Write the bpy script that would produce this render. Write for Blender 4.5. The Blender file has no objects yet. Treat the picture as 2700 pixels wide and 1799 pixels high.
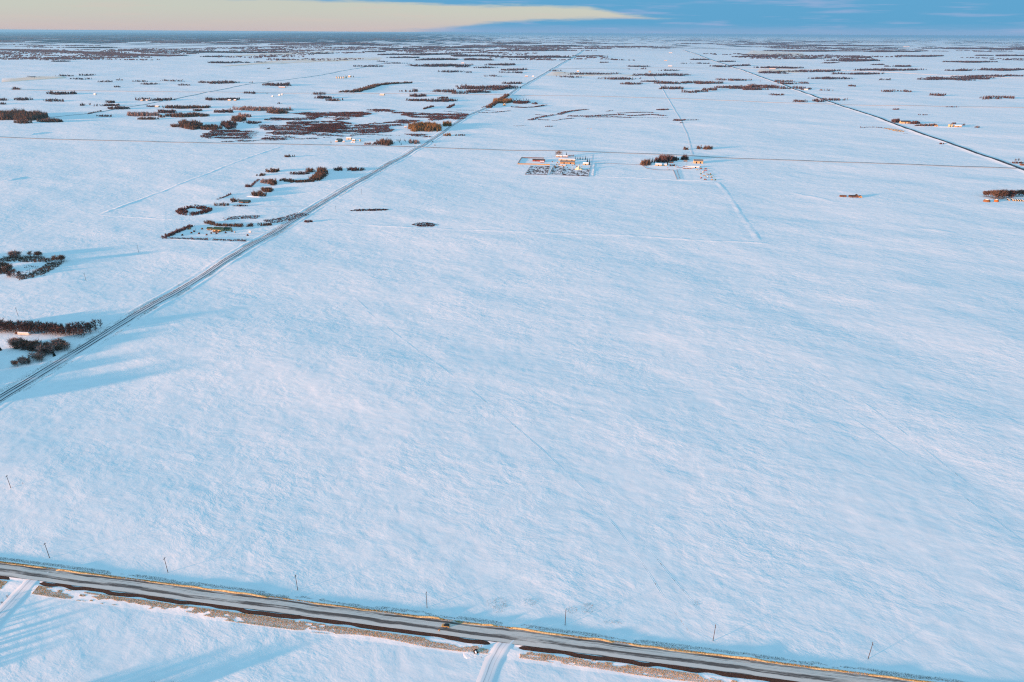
import bpy, math, random
import numpy as np
from mathutils import Vector

# ------------------------------------------------------------------ camera
SC = bpy.context.scene
H = 320.0                      # camera height above the prairie (m)
PITCH, ROLL = 24.30, 0.36       # degrees
IMW, IMH, FPX = 2700.0, 1799.0, 1800.0
RE = 1.0e13                    # the plain is laid flat

cam_d = bpy.data.cameras.new('camera')
cam_d.sensor_width = 36.0
cam_d.lens = 36.0 * FPX / IMW
cam_d.clip_start = 1.0
cam_d.clip_end = 600000.0
cam = bpy.data.objects.new('camera', cam_d)
SC.collection.objects.link(cam)
cam.location = (0, 0, H)
_p, _r = math.radians(PITCH), math.radians(ROLL)
FWD = np.array([0, math.cos(_p), -math.sin(_p)])
UP0 = np.array([0, math.sin(_p), math.cos(_p)])
RT0 = np.array([1.0, 0, 0])
RT = RT0 * math.cos(_r) + UP0 * math.sin(_r)
UP = -RT0 * math.sin(_r) + UP0 * math.cos(_r)
from mathutils import Matrix
cam.matrix_world = Matrix(((RT[0], UP[0], -FWD[0], 0), (RT[1], UP[1], -FWD[1], 0),
                           (RT[2], UP[2], -FWD[2], H), (0, 0, 0, 1)))
SC.camera = cam

# ------------------------------------------------------------------ light
SUN_TRAVEL = 27.0              # direction the light travels over the ground, degrees from +x
SUN_EL = 4.7
w = bpy.data.worlds.new('World')
SC.world = w
w.use_nodes = True
nt = w.node_tree
nt.nodes.clear()


def N(nt, typ, **kw):
    n = nt.nodes.new(typ)
    for k, v in kw.items():
        if k == 'inp':
            for i, val in v.items():
                n.inputs[i].default_value = val
        else:
            setattr(n, k, v)
    return n


def mth(nt, op, a, b=None, c=None, clamp=False):
    n = nt.nodes.new('ShaderNodeMath')
    n.operation = op
    n.use_clamp = clamp
    for i, v in enumerate((a, b, c)):
        if v is None:
            continue
        if isinstance(v, (int, float)):
            n.inputs[i].default_value = v
        else:
            nt.links.new(v, n.inputs[i])
    return n.outputs[0]


def mixc(nt, fac, a, b):
    n = nt.nodes.new('ShaderNodeMix')
    n.data_type = 'RGBA'
    for sock, v in ((n.inputs[0], fac), (n.inputs[6], a), (n.inputs[7], b)):
        if isinstance(v, (int, float)):
            sock.default_value = v
        elif isinstance(v, tuple):
            sock.default_value = v if len(v) == 4 else (*v, 1)
        else:
            nt.links.new(v, sock)
    return n.outputs[2]


def curve(nt, x, lo, hi, pts):
    """piecewise map of x in [lo,hi] through pts (x, y in 0..1)"""
    m = N(nt, 'ShaderNodeMapRange', inp={1: lo, 2: hi, 3: 0.0, 4: 1.0})
    nt.links.new(x, m.inputs[0])
    c = nt.nodes.new('ShaderNodeFloatCurve')
    cv = c.mapping.curves[0]
    P = [((px - lo) / (hi - lo), py) for px, py in pts]
    cv.points[0].location = P[0]
    cv.points[-1].location = P[-1]
    for p in P[1:-1]:
        cv.points.new(*p)
    for p in cv.points:
        p.handle_type = 'VECTOR'
    c.mapping.extend = 'HORIZONTAL'
    c.mapping.update()
    nt.links.new(m.outputs[0], c.inputs['Value'])
    return c.outputs[0]


sky = N(nt, 'ShaderNodeTexSky', sky_type='NISHITA', sun_disc=False,
        sun_elevation=math.radians(SUN_EL),
        sun_rotation=math.radians(90 - (SUN_TRAVEL + 180)),
        altitude=600.0, air_density=1.0, dust_density=0.3, ozone_density=1.0)
tc = N(nt, 'ShaderNodeTexCoord')
sep = N(nt, 'ShaderNodeSeparateXYZ')
nt.links.new(tc.outputs['Generated'], sep.inputs[0])
az = mth(nt, 'MULTIPLY', mth(nt, 'ARCTAN2', sep.outputs[0], sep.outputs[1]), 180 / math.pi)   # 0 = +y, + = right
el = mth(nt, 'MULTIPLY', mth(nt, 'ARCSINE', sep.outputs[2]), 180 / math.pi)
# ragged cloud edges: noise over (azimuth, elevation)
cmb = N(nt, 'ShaderNodeCombineXYZ')
nt.links.new(mth(nt, 'MULTIPLY', az, 0.12), cmb.inputs[0])
nt.links.new(mth(nt, 'MULTIPLY', el, 1.6), cmb.inputs[1])
nz = N(nt, 'ShaderNodeTexNoise', inp={'Scale': 2.6, 'Detail': 8.0, 'Roughness': 0.68})
nt.links.new(cmb.outputs[0], nz.inputs['Vector'])
wob = mth(nt, 'MULTIPLY', mth(nt, 'SUBTRACT', nz.outputs[0], 0.5), 0.55)
elw = mth(nt, 'ADD', el, wob)
# lower edge of the high cloud deck and upper edge of the low bank, degrees (curve value * 16)
U_ = lambda pts: [(a, e / 16.0) for a, e in pts]
up_e = mth(nt, 'MULTIPLY', curve(nt, az, -180, 180, U_([(-180, 10), (-117, 16), (-70, 6), (-45, 2.5), (-34, 2.12), (-20, 2.02), (-12, 2.0), (-5.8, 1.84), (-2, 1.74), (1.3, 1.82), (6.3, 1.62), (8, 1.24), (10, 1.02), (13, .8), (60, .5), (120, 5), (180, 10)])), 16.0)
lo_e = mth(nt, 'MULTIPLY', curve(nt, az, -180, 180, U_([(-180, 0), (-14, 0), (-9, .02), (-6.8, .18), (-4.1, .36), (-2, .62), (.8, .8), (5.7, .97), (10, 1.04), (14, 1.2), (60, 1.2), (120, 0), (180, 0)])), 16.0)
deck = N(nt, 'ShaderNodeMapRange', interpolation_type='SMOOTHSTEP', inp={1: -0.10, 2: 0.26})
nt.links.new(mth(nt, 'SUBTRACT', elw, up_e), deck.inputs[0])
bank = N(nt, 'ShaderNodeMapRange', interpolation_type='SMOOTHSTEP', inp={1: 0.24, 2: -0.14, 3: 0.0, 4: 1.0})
nt.links.new(mth(nt, 'SUBTRACT', elw, lo_e), bank.inputs[0])
bank_on = N(nt, 'ShaderNodeMapRange', interpolation_type='SMOOTHSTEP', inp={1: -12.0, 2: -3.0})
nt.links.new(az, bank_on.inputs[0])
cover = mth(nt, 'MAXIMUM', deck.outputs[0], mth(nt, 'MULTIPLY', bank.outputs[0], bank_on.outputs[0]))
# thin lavender streaks inside the cloud
cmb2 = N(nt, 'ShaderNodeCombineXYZ')
nt.links.new(mth(nt, 'MULTIPLY', az, 0.09), cmb2.inputs[0])
nt.links.new(mth(nt, 'MULTIPLY', el, 1.3), cmb2.inputs[1])
nz2 = N(nt, 'ShaderNodeTexNoise', inp={'Scale': 1.7, 'Detail': 5.0, 'Roughness': 0.55})
nt.links.new(cmb2.outputs[0], nz2.inputs['Vector'])
strk = N(nt, 'ShaderNodeMapRange', interpolation_type='SMOOTHSTEP', inp={1: 0.50, 2: 0.70})
nt.links.new(nz2.outputs[0], strk.inputs[0])
dk = N(nt, 'ShaderNodeMapRange', interpolation_type='SMOOTHSTEP', inp={1: 1.5, 2: 22.0})
nt.links.new(el, dk.inputs[0])
CLOUD = mixc(nt, dk.outputs[0], (0.130, 0.41, 0.68), (0.183, 0.414, 0.585))   # blue where it is far off, greyer overhead
cl = mixc(nt, mth(nt, 'MULTIPLY', strk.outputs[0], 0.55), CLOUD, (0.42, 0.50, 0.76))
lowb = N(nt, 'ShaderNodeMapRange', interpolation_type='SMOOTHSTEP', inp={1: 0.75, 2: 0.05})
nt.links.new(elw, lowb.inputs[0])
cl = mixc(nt, mth(nt, 'MULTIPLY', lowb.outputs[0], 0.45), cl, (0.42, 0.50, 0.74))
bgs = N(nt, 'ShaderNodeBackground')
bgs.inputs[1].default_value = 0.15
veil_t = N(nt, 'ShaderNodeMapRange', interpolation_type='SMOOTHSTEP', inp={1: -0.4, 2: 1.7})
nt.links.new(el, veil_t.inputs[0])
veil = mixc(nt, veil_t.outputs[0], (1.44, 1.26, 1.42), (1.38, 1.50, 1.44))
veil = mixc(nt, mth(nt, 'MULTIPLY', strk.outputs[0], 0.35), veil, (1.62, 1.38, 1.40))
nt.links.new(mixc(nt, 0.93, sky.outputs[0], veil), bgs.inputs[0])   # high thin ice cloud over the clear strip
# an overcast deck is brighter overhead than at the skyline
ovc = mth(nt, 'MULTIPLY', mth(nt, 'ADD', 1.0, mth(nt, 'MULTIPLY', mth(nt, 'MAXIMUM', sep.outputs[2], 0.0), 0.8)), 0.36)
bgc = N(nt, 'ShaderNodeBackground')
nt.links.new(ovc, bgc.inputs[1])
nt.links.new(cl, bgc.inputs[0])
mx = N(nt, 'ShaderNodeMixShader')
nt.links.new(cover, mx.inputs[0])
nt.links.new(bgs.outputs[0], mx.inputs[1])
nt.links.new(bgc.outputs[0], mx.inputs[2])
wo = N(nt, 'ShaderNodeOutputWorld')
nt.links.new(mx.outputs[0], wo.inputs[0])

sun_d = bpy.data.lights.new('sun', 'SUN')
sun_d.energy = 5.0
sun_d.angle = math.radians(2.8)
sun_d.color = (1.0, 0.49, 0.29)
sun = bpy.data.objects.new('sun', sun_d)
SC.collection.objects.link(sun)
_a, _e = math.radians(SUN_TRAVEL), math.radians(SUN_EL)
SUNDIR = Vector((math.cos(_a) * math.cos(_e), math.sin(_a) * math.cos(_e), -math.sin(_e)))
sun.rotation_euler = SUNDIR.to_track_quat('-Z', 'Y').to_euler()

vs = SC.view_settings
vs.view_transform = 'Standard'
vs.look = 'None'
vs.exposure = 1.32
vs.gamma = 1.0
vs.use_curve_mapping = False
SC.cycles.use_denoising = False
SC.cycles.sample_clamp_indirect = 2.0
SC.cycles.filter_width = 1.15
SC.cycles.max_bounces = 6
SC.cycles.diffuse_bounces = 2
SC.cycles.volume_bounces = 0
SC.cycles.caustics_reflective = False
SC.cycles.caustics_refractive = False

# ------------------------------------------------------------------ helpers
rng = np.random.default_rng(7)
random.seed(7)


def P(x, y):
    """point of the photograph (2700 x 1799) that lies on the ground -> ground x, y in metres"""
    d = FWD + RT * (x - IMW / 2) / FPX - UP * (y - IMH / 2) / FPX
    a = (d[0] ** 2 + d[1] ** 2) / (2 * RE)
    disc = max(d[2] ** 2 - 4 * a * H, 0.0)
    t = 2 * H / (-d[2] + math.sqrt(disc))
    return np.array([d[0] * t, d[1] * t])


def PP(pts):
    return np.array([P(*p) for p in pts])


def mat(name):
    m = bpy.data.materials.new(name)
    m.use_nodes = True
    nt = m.node_tree
    b = nt.nodes['Principled BSDF']
    b.inputs['Roughness'].default_value = 0.85
    b.inputs['Specular IOR Level'].default_value = 0.2
    return m, nt, b


def simple(name, col, rough=0.85, var=0.25, scale=1.0, metallic=0.0, spec=0.2, col2=None):
    """noise-mottled paint / wood / metal"""
    m, nt, b = mat(name)
    t = N(nt, 'ShaderNodeTexCoord')
    n = N(nt, 'ShaderNodeTexNoise', inp={'Scale': scale, 'Detail': 5.0, 'Roughness': 0.65})
    nt.links.new(t.outputs['Object'], n.inputs['Vector'])
    lo = tuple(c * (1 - var) for c in col) if col2 is None else col2
    hi = tuple(min(1, c * (1 + var)) for c in col) if col2 is None else col
    r = N(nt, 'ShaderNodeMapRange', inp={1: 0.3, 2: 0.7})
    nt.links.new(n.outputs[0], r.inputs[0])
    nt.links.new(mixc(nt, r.outputs[0], lo, hi), b.inputs['Base Color'])
    b.inputs['Roughness'].default_value = rough
    b.inputs['Metallic'].default_value = metallic
    b.inputs['Specular IOR Level'].default_value = spec
    return m


def link(o, parent=None):
    SC.collection.objects.link(o)
    if parent is not None:
        o.parent = parent
    return o


def tag(o, label=None, cat=None, group=None, kind=None):
    if label:
        o['label'] = label
    if cat:
        o['category'] = cat
    if group:
        o['group'] = group
    if kind:
        o['kind'] = kind
    return o


def mesh_np(name, V, F, material=None, smooth=False, nv=3, attr=None):
    """V (n,3) and F (m,nv) -> mesh data"""
    me = bpy.data.meshes.new(name)
    V = np.ascontiguousarray(V, dtype=np.float32)
    F = np.ascontiguousarray(F, dtype=np.int32)
    me.vertices.add(len(V))
    me.vertices.foreach_set('co', V.ravel())
    me.loops.add(F.size)
    me.loops.foreach_set('vertex_index', F.ravel())
    me.polygons.add(len(F))
    me.polygons.foreach_set('loop_start', np.arange(0, F.size, nv, dtype=np.int32))
    me.polygons.foreach_set('loop_total', np.full(len(F), nv, dtype=np.int32))
    if smooth:
        me.polygons.foreach_set('use_smooth', np.ones(len(F), dtype=bool))
    if attr is not None:
        for nm, val in attr.items():
            a = me.attributes.new(nm, 'FLOAT', 'POINT')
            a.data.foreach_set('value', np.ascontiguousarray(val, dtype=np.float32))
    me.update(calc_edges=True)
    if material:
        me.materials.append(material)
    return me


def vnoise(x, y, seed=0):
    """smooth value noise, period-free, -1..1"""
    xi = np.floor(x).astype(np.int64)
    yi = np.floor(y).astype(np.int64)
    fx, fy = x - xi, y - yi
    fx = fx * fx * fx * (fx * (fx * 6 - 15) + 10)
    fy = fy * fy * fy * (fy * (fy * 6 - 15) + 10)

    def hsh(i, j):
        n = (i * 374761393 + j * 668265263 + seed * 974634777) & 0x7fffffff
        n = ((n ^ (n >> 13)) * 1274126177) & 0x7fffffff
        return ((n ^ (n >> 16)) & 0xffff) / 32767.5 - 1.0
    a, b, c, d = hsh(xi, yi), hsh(xi + 1, yi), hsh(xi, yi + 1), hsh(xi + 1, yi + 1)
    return (a * (1 - fx) + b * fx) * (1 - fy) + (c * (1 - fx) + d * fx) * fy


# ------------------------------------------------------------------ ground sheet
WIND = math.radians(-23.0)


def relief(x, y):
    r = np.hypot(x, y)
    u = x * math.cos(WIND) + y * math.sin(WIND)
    v = -x * math.sin(WIND) + y * math.cos(WIND)
    near = np.clip((r - 250) / 450, 0.15, 1.0)
    z = near * (2.0 * vnoise(x / 420, y / 420, 1) + 1.7 * vnoise(u / 210, v / 130, 2))
    z = z + np.clip((r - 200) / 500, 0.3, 1) * 0.5 * vnoise(u / 74, v / 44, 3)
    z = z + np.clip(1.6 - r / 1500, 0, 1) * 0.09 * vnoise(u / 26, v / 11, 4)
    far = np.clip((r - 2500) / 9000, 0, 1)
    z = z + far * (5 * vnoise(x / 2600, y / 2600, 5) + 2.2 * vnoise(x / 900, y / 900, 6))
    o_r = (y - 285.6 + 0.1547 * x) * 0.98824
    q = np.clip((o_r + 9.0) / 6.0, 0, 1)
    z = z - 0.7 * (1 - q * q * (3 - 2 * q)) * np.clip((900 - r) / 300, 0, 1)      # the field on the near side of the road lies lower
    # low wooded rise on the skyline left of the vanishing point
    a = np.degrees(np.arctan2(x, y))
    rise = np.clip(1 - np.abs((a + 10.5) / 9.5) ** 4, 0, 1) * np.clip((r - 45000) / 25000, 0, 1)
    z = z + rise * 130 + np.clip((r - 40000) / 30000, 0, 1) * 16 * vnoise(a / 1.6, r / 12000, 8)
    return z


def base_z(x, y):
    return -(x * x + y * y) / (2 * RE)


ANG = np.concatenate([np.linspace(-180, -58, 26)[:-1], np.linspace(-58, 58, 330), np.linspace(58, 180, 26)[1:]])
RAD = np.concatenate([[0.0, 40.0, 90.0, 140.0], np.geomspace(180, 150000, 940)])
_th = np.radians(ANG)
GX = RAD[:, None] * np.sin(_th)[None, :]
GY = RAD[:, None] * np.cos(_th)[None, :]
GZ = base_z(GX, GY) + relief(GX, GY)
GZ[0, :] = GZ[0, :].mean()


def gz(x, y):
    """height of the built ground sheet (bilinear over its own grid)"""
    x = np.asarray(x, float)
    y = np.asarray(y, float)
    r = np.hypot(x, y)
    a = np.degrees(np.arctan2(x, y))
    i = np.clip(np.searchsorted(RAD, r) - 1, 0, len(RAD) - 2)
    j = np.clip(np.searchsorted(ANG, a) - 1, 0, len(ANG) - 2)
    fr = np.clip((r - RAD[i]) / (RAD[i + 1] - RAD[i]), 0, 1)
    fa = np.clip((a - ANG[j]) / (ANG[j + 1] - ANG[j]), 0, 1)
    return ((GZ[i, j] * (1 - fr) + GZ[i + 1, j] * fr) * (1 - fa) +
            (GZ[i, j + 1] * (1 - fr) + GZ[i + 1, j + 1] * fr) * fa)


def snow_nodes(nt, b, far_woods=False):
    geo = N(nt, 'ShaderNodeNewGeometry')
    pos = geo.outputs['Position']
    rot = N(nt, 'ShaderNodeVectorRotate', rotation_type='Z_AXIS', inp={'Angle': -WIND})
    wpn = N(nt, 'ShaderNodeTexNoise', inp={'Scale': 0.02, 'Detail': 2.0})
    nt.links.new(pos, wpn.inputs['Vector'])
    wsc = N(nt, 'ShaderNodeVectorMath', operation='MULTIPLY_ADD', inp={1: (16.0, 16.0, 0.0)})
    nt.links.new(wpn.outputs['Color'], wsc.inputs[0])
    nt.links.new(pos, wsc.inputs[2])
    nt.links.new(wsc.outputs[0], rot.inputs['Vector'])

    def wn(scale, sx, sy, detail=4.0, rough=0.6):
        mp = N(nt, 'ShaderNodeMapping', inp={'Scale': (sx, sy, 0.0)})
        nt.links.new(rot.outputs[0], mp.inputs['Vector'])
        n = N(nt, 'ShaderNodeTexNoise', inp={'Scale': scale, 'Detail': detail, 'Roughness': rough})
        nt.links.new(mp.outputs[0], n.inputs['Vector'])
        return n.outputs[0]
    ln = N(nt, 'ShaderNodeVectorMath', operation='LENGTH')
    nt.links.new(pos, ln.inputs[0])
    dist = ln.outputs['Value']
    fine = wn(0.55, 0.42, 1.0, 3.0, 0.65)      # sastrugi, a metre or two across
    mid = wn(0.13, 0.7, 1.0, 3.0, 0.6)        # drifts ~10 m
    big = wn(0.026, 0.75, 1.0, 3.0, 0.55)      # ~40 m lobes
    f_fade = N(nt, 'ShaderNodeMapRange', inp={1: 300.0, 2: 2500.0, 3: 1.0, 4: 0.35})
    nt.links.new(dist, f_fade.inputs[0])
    patch = N(nt, 'ShaderNodeTexNoise', inp={'Scale': 0.0085, 'Detail': 3.0, 'Roughness': 0.6})
    nt.links.new(pos, patch.inputs['Vector'])
    pm = N(nt, 'ShaderNodeMapRange', inp={1: 0.36, 2: 0.64, 3: 0.35, 4: 1.35})
    nt.links.new(patch.outputs[0], pm.inputs[0])
    mid_k = mth(nt, 'MULTIPLY', mid, pm.outputs[0])
    fine = mth(nt, 'MULTIPLY', fine, pm.outputs[0])
    hgt = mth(nt, 'ADD', mth(nt, 'MULTIPLY', mth(nt, 'MULTIPLY', fine, f_fade.outputs[0]), SN[0]),
              mth(nt, 'ADD', mth(nt, 'MULTIPLY', mid_k, SN[1]), mth(nt, 'MULTIPLY', big, SN[2])))
    bp = N(nt, 'ShaderNodeBump', inp={'Strength': 1.0, 'Distance': 1.0})
    nt.links.new(hgt, bp.inputs['Height'])
    nt.links.new(bp.outputs[0], b.inputs['Normal'])
    tone = N(nt, 'ShaderNodeMapRange', inp={1: 0.35, 2: 0.68})
    nt.links.new(mid, tone.inputs[0])
    col = mixc(nt, tone.outputs[0], (0.83, 0.835, 0.85), (0.89, 0.89, 0.895))
    b.inputs['Roughness'].default_value = 0.9
    b.inputs['Specular IOR Level'].default_value = 0.0
    return col, dist, pos


SN = (0.08, 0.36, 1.25)
m_snow, _nt, _b = mat('snow_field')
col, dist, pos = snow_nodes(_nt, _b)
# far beyond where single bluffs can be told apart the woods are ground cover tone
mp = N(_nt, 'ShaderNodeMapping', inp={'Scale': (0.0011, 0.0003, 0.0)})
_nt.links.new(pos, mp.inputs['Vector'])
wn_ = N(_nt, 'ShaderNodeTexNoise', inp={'Scale': 1.0, 'Detail': 7.0, 'Roughness': 0.62})
_nt.links.new(mp.outputs[0], wn_.inputs['Vector'])
sp = N(_nt, 'ShaderNodeSeparateXYZ')
_nt.links.new(pos, sp.inputs[0])
aza = mth(_nt, 'ARCTAN2', sp.outputs[0], sp.outputs[1])
leftw = N(_nt, 'ShaderNodeMapRange', inp={1: 0.02, 2: -0.18, 3: 0.0, 4: 0.20})
_nt.links.new(aza, leftw.inputs[0])
fd = N(_nt, 'ShaderNodeMapRange', inp={1: 16000.0, 2: 34000.0, 3: 0.0, 4: 1.0})
_nt.links.new(dist, fd.inputs[0])
thr = mth(_nt, 'ADD', wn_.outputs[0], mth(_nt, 'MULTIPLY', leftw.outputs[0], fd.outputs[0]))
wd = N(_nt, 'ShaderNodeMapRange', interpolation_type='SMOOTHSTEP', inp={1: 0.54, 2: 0.60})
_nt.links.new(thr, wd.inputs[0])
fd2 = N(_nt, 'ShaderNodeMapRange', inp={1: 15000.0, 2: 24000.0})
_nt.links.new(dist, fd2.inputs[0])
wmask = mth(_nt, 'MULTIPLY', wd.outputs[0], fd2.outputs[0])
_nt.links.new(mixc(_nt, wmask, col, (0.07, 0.075, 0.09)), _b.inputs['Base Color'])

nR, nA = GX.shape
V = np.stack([GX, GY, GZ], -1).reshape(-1, 3)
ii, jj = np.meshgrid(np.arange(nR - 1), np.arange(nA - 1), indexing='ij')
q = (ii * nA + jj).ravel()
F = np.stack([q, q + nA, q + nA + 1, q + 1], -1)[:, ::-1]
ground = link(bpy.data.objects.new('ground', mesh_np('ground', V, F, m_snow, True, 4)))
tag(ground, kind='structure')
# ------------------------------------------------------------------ ribbons: roads, banks, drifts
def resample(W, step):
    W = np.asarray(W, float)
    d = np.r_[0, np.cumsum(np.hypot(*np.diff(W, axis=0).T))]
    n = max(2, int(d[-1] / step) + 1)
    s = np.linspace(0, d[-1], n)
    return np.stack([np.interp(s, d, W[:, 0]), np.interp(s, d, W[:, 1])], -1), s


def smooth_line(W, k):
    if k < 1:
        return W
    out = W.copy()
    for _ in range(k):
        out[1:-1] = 0.25 * out[:-2] + 0.5 * out[1:-1] + 0.25 * out[2:]
    return out


def ribbon(name, W, prof, material, step=6.0, smooth=8, zjit=0.0, ojit=0.0, lift=1.5e-4, seed=0, taper=0.0, parent=None, apron=0.0, edge=0.0):
    """sheet swept along ground line W; prof = [(offset to the left, height)]"""
    C, s = resample(W, step)
    C = smooth_line(C, smooth)
    t = np.gradient(C, axis=0)
    t /= np.hypot(t[:, 0], t[:, 1])[:, None] + 1e-9
    nrm = np.stack([-t[:, 1], t[:, 0]], -1)
    inner = np.ones(len(prof))
    inner[0] = inner[-1] = edge
    po = np.array([p[0] for p in prof], float)
    pz = np.array([p[1] for p in prof], float)
    n, k = len(C), len(prof)
    oj = ojit * vnoise(s / 9.0, s * 0 + seed, 21 + seed)
    end = np.clip(np.minimum(s, s[-1] - s) / taper, 0, 1) if taper > 0 else np.ones(n)
    O = po[None, :] + oj[:, None] * (np.abs(po) > 0.01)[None, :]
    X = C[:, 0:1] + nrm[:, 0:1] * O
    Y = C[:, 1:2] + nrm[:, 1:2] * O
    r = np.hypot(X, Y)
    hz_ = pz[None, :] * end[:, None]
    if zjit:
        hz_ = hz_ * (1 + zjit * vnoise(s[:, None] / 14.0 + 0 * O, O / 3.0, 31 + seed)) * (1 + zjit * vnoise(s[:, None] / 55.0 + 0 * O, O * 0, 32 + seed))
    if apron:
        hz_ = hz_ + apron * np.exp(-(s / 12.0) ** 2)[:, None] * (np.abs(po) < po.max() * .8)[None, :]
    Z = gz(X, Y) + hz_ + np.maximum(0, r - 1500) * lift * inner[None, :]
    V = np.stack([X, Y, Z], -1).reshape(-1, 3)
    ii, jj = np.meshgrid(np.arange(n - 1), np.arange(k - 1), indexing='ij')
    q = (ii * k + jj).ravel()
    F = np.stack([q, q + k, q + k + 1, q + 1], -1)[:, ::-1]
    F = F[:, ::-1] if False else F
    S = np.repeat(s, k)
    me = mesh_np(name, V, F, material, True, 4, attr={'ro': np.broadcast_to(po, (n, k)).ravel(), 'rs': S})
    return link(bpy.data.objects.new(name, me), parent)


def attr_out(nt, name):
    a = N(nt, 'ShaderNodeAttribute', attribute_name=name)
    return a.outputs['Fac']


def road_mat(name, lo, hi, pts, dark, light, streak=0.35, wobble=1.6):
    """wheel-track tone across the road from a curve of the offset, broken up along the length"""
    m, nt, b = mat(name)
    ro, rs = attr_out(nt, 'ro'), attr_out(nt, 'rs')
    w1 = N(nt, 'ShaderNodeTexNoise', noise_dimensions='1D', inp={'Scale': 1.0, 'Detail': 4.0, 'Roughness': 0.6})
    nt.links.new(mth(nt, 'MULTIPLY', rs, 0.022), w1.inputs['W'])
    ro_w = mth(nt, 'ADD', ro, mth(nt, 'MULTIPLY', mth(nt, 'SUBTRACT', w1.outputs[0], 0.5), wobble))
    c = N(nt, 'ShaderNodeCombineXYZ')
    nt.links.new(mth(nt, 'MULTIPLY', rs, 0.018), c.inputs[0])
    nt.links.new(mth(nt, 'MULTIPLY', ro, 1.1), c.inputs[1])
    n1 = N(nt, 'ShaderNodeTexNoise', inp={'Scale': 1.0, 'Detail': 6.0, 'Roughness': 0.65})
    nt.links.new(c.outputs[0], n1.inputs['Vector'])
    c2 = N(nt, 'ShaderNodeCombineXYZ')
    nt.links.new(mth(nt, 'MULTIPLY', rs, 0.22), c2.inputs[0])
    nt.links.new(mth(nt, 'MULTIPLY', ro, 1.7), c2.inputs[1])
    n2 = N(nt, 'ShaderNodeTexNoise', inp={'Scale': 1.0, 'Detail': 5.0, 'Roughness': 0.7})
    nt.links.new(c2.outputs[0], n2.inputs['Vector'])
    cv = curve(nt, ro_w, lo, hi, pts)
    c3 = N(nt, 'ShaderNodeCombineXYZ')
    nt.links.new(mth(nt, 'MULTIPLY', rs, 0.03), c3.inputs[0])
    nt.links.new(mth(nt, 'MULTIPLY', ro, 0.3), c3.inputs[1])
    n3 = N(nt, 'ShaderNodeTexNoise', inp={'Scale': 1.0, 'Detail': 4.0, 'Roughness': 0.6})
    nt.links.new(c3.outputs[0], n3.inputs['Vector'])
    drf = N(nt, 'ShaderNodeMapRange', inp={1: 0.32, 2: 0.62, 3: 0.35, 4: 1.15})
    nt.links.new(n3.outputs[0], drf.inputs[0])
    cv = mth(nt, 'MULTIPLY', cv, drf.outputs[0])
    k = mth(nt, 'ADD', cv, mth(nt, 'MULTIPLY', mth(nt, 'SUBTRACT', n1.outputs[0], 0.5), streak * 2))
    k = mth(nt, 'ADD', k, mth(nt, 'MULTIPLY', mth(nt, 'SUBTRACT', n2.outputs[0], 0.5), streak * 1.2), clamp=True)
    kk = N(nt, 'ShaderNodeMapRange', interpolation_type='SMOOTHSTEP', inp={1: 0.12, 2: 0.80})
    nt.links.new(k, kk.inputs[0])
    nt.links.new(mixc(nt, kk.outputs[0], light, dark), b.inputs['Base Color'])
    b.inputs['Roughness'].default_value = 0.7
    b.inputs['Specular IOR Level'].default_value = 0.25
    bp = N(nt, 'ShaderNodeBump', inp={'Strength': 1.0, 'Distance': 0.02})
    nt.links.new(n2.outputs[0], bp.inputs['Height'])
    nt.links.new(bp.outputs[0], b.inputs['Normal'])
    return m


m_snow2, _nt, _b = mat('drifted_snow')
col, dist, pos = snow_nodes(_nt, _b)
_nt.links.new(col, _b.inputs['Base Color'])

# ---- the paved road across the foreground (straight: fitted through the photograph's points)
K1, B1 = -0.1547, 285.6
_a1 = math.atan(K1)
T1 = np.array([math.cos(_a1), math.sin(_a1)])
N1 = np.array([-T1[1], T1[0]])
O1 = np.array([0.0, B1])


def R1(s, o):
    return O1 + T1 * s + N1 * o


SR1 = [R1(s, 0) for s in np.linspace(-900, 900, 60)]
m_road1 = road_mat('icy_asphalt', 0.0, 10.4,
                   [(0, .6), (0.4, .2), (1.0, .02), (1.6, .12), (2.2, .02), (2.7, .4), (3.2, .85), (4.0, .75), (4.8, .85), (5.4, .35), (6.2, .10), (6.7, .32), (7.1, .10), (7.6, .5), (8.1, .15), (8.7, .75), (9.6, .85), (9.95, .4), (10.4, .3)],
                   (0.115, 0.098, 0.090), (0.66, 0.61, 0.555), 0.70, 2.4)
road1 = ribbon('road', SR1, [(o, 0.75 + 0.09 * (1 - abs(o - 5.2) / 5.2)) for o in np.linspace(0.0, 10.4, 14)], m_road1, 4.0, 0)
tag(road1, kind='structure')

m_soil, _nt, _b = mat('bare_bank_soil')
_t = N(_nt, 'ShaderNodeTexCoord')
_n = N(_nt, 'ShaderNodeTexNoise', inp={'Scale': 1.3, 'Detail': 7.0, 'Roughness': 0.75})
_nt.links.new(_t.outputs['Object'], _n.inputs['Vector'])
_r = N(_nt, 'ShaderNodeMapRange', inp={1: 0.35, 2: 0.7})
_nt.links.new(_n.outputs[0], _r.inputs[0])
_nt.links.new(mixc(_nt, _r.outputs[0], (0.030, 0.017, 0.014), (0.095, 0.050, 0.034)), _b.inputs['Base Color'])
_bp = N(_nt, 'ShaderNodeBump', inp={'Strength': 1.0, 'Distance': 0.3})
_nt.links.new(_n.outputs[0], _bp.inputs['Height'])
_nt.links.new(_bp.outputs[0], _b.inputs['Normal'])

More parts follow.
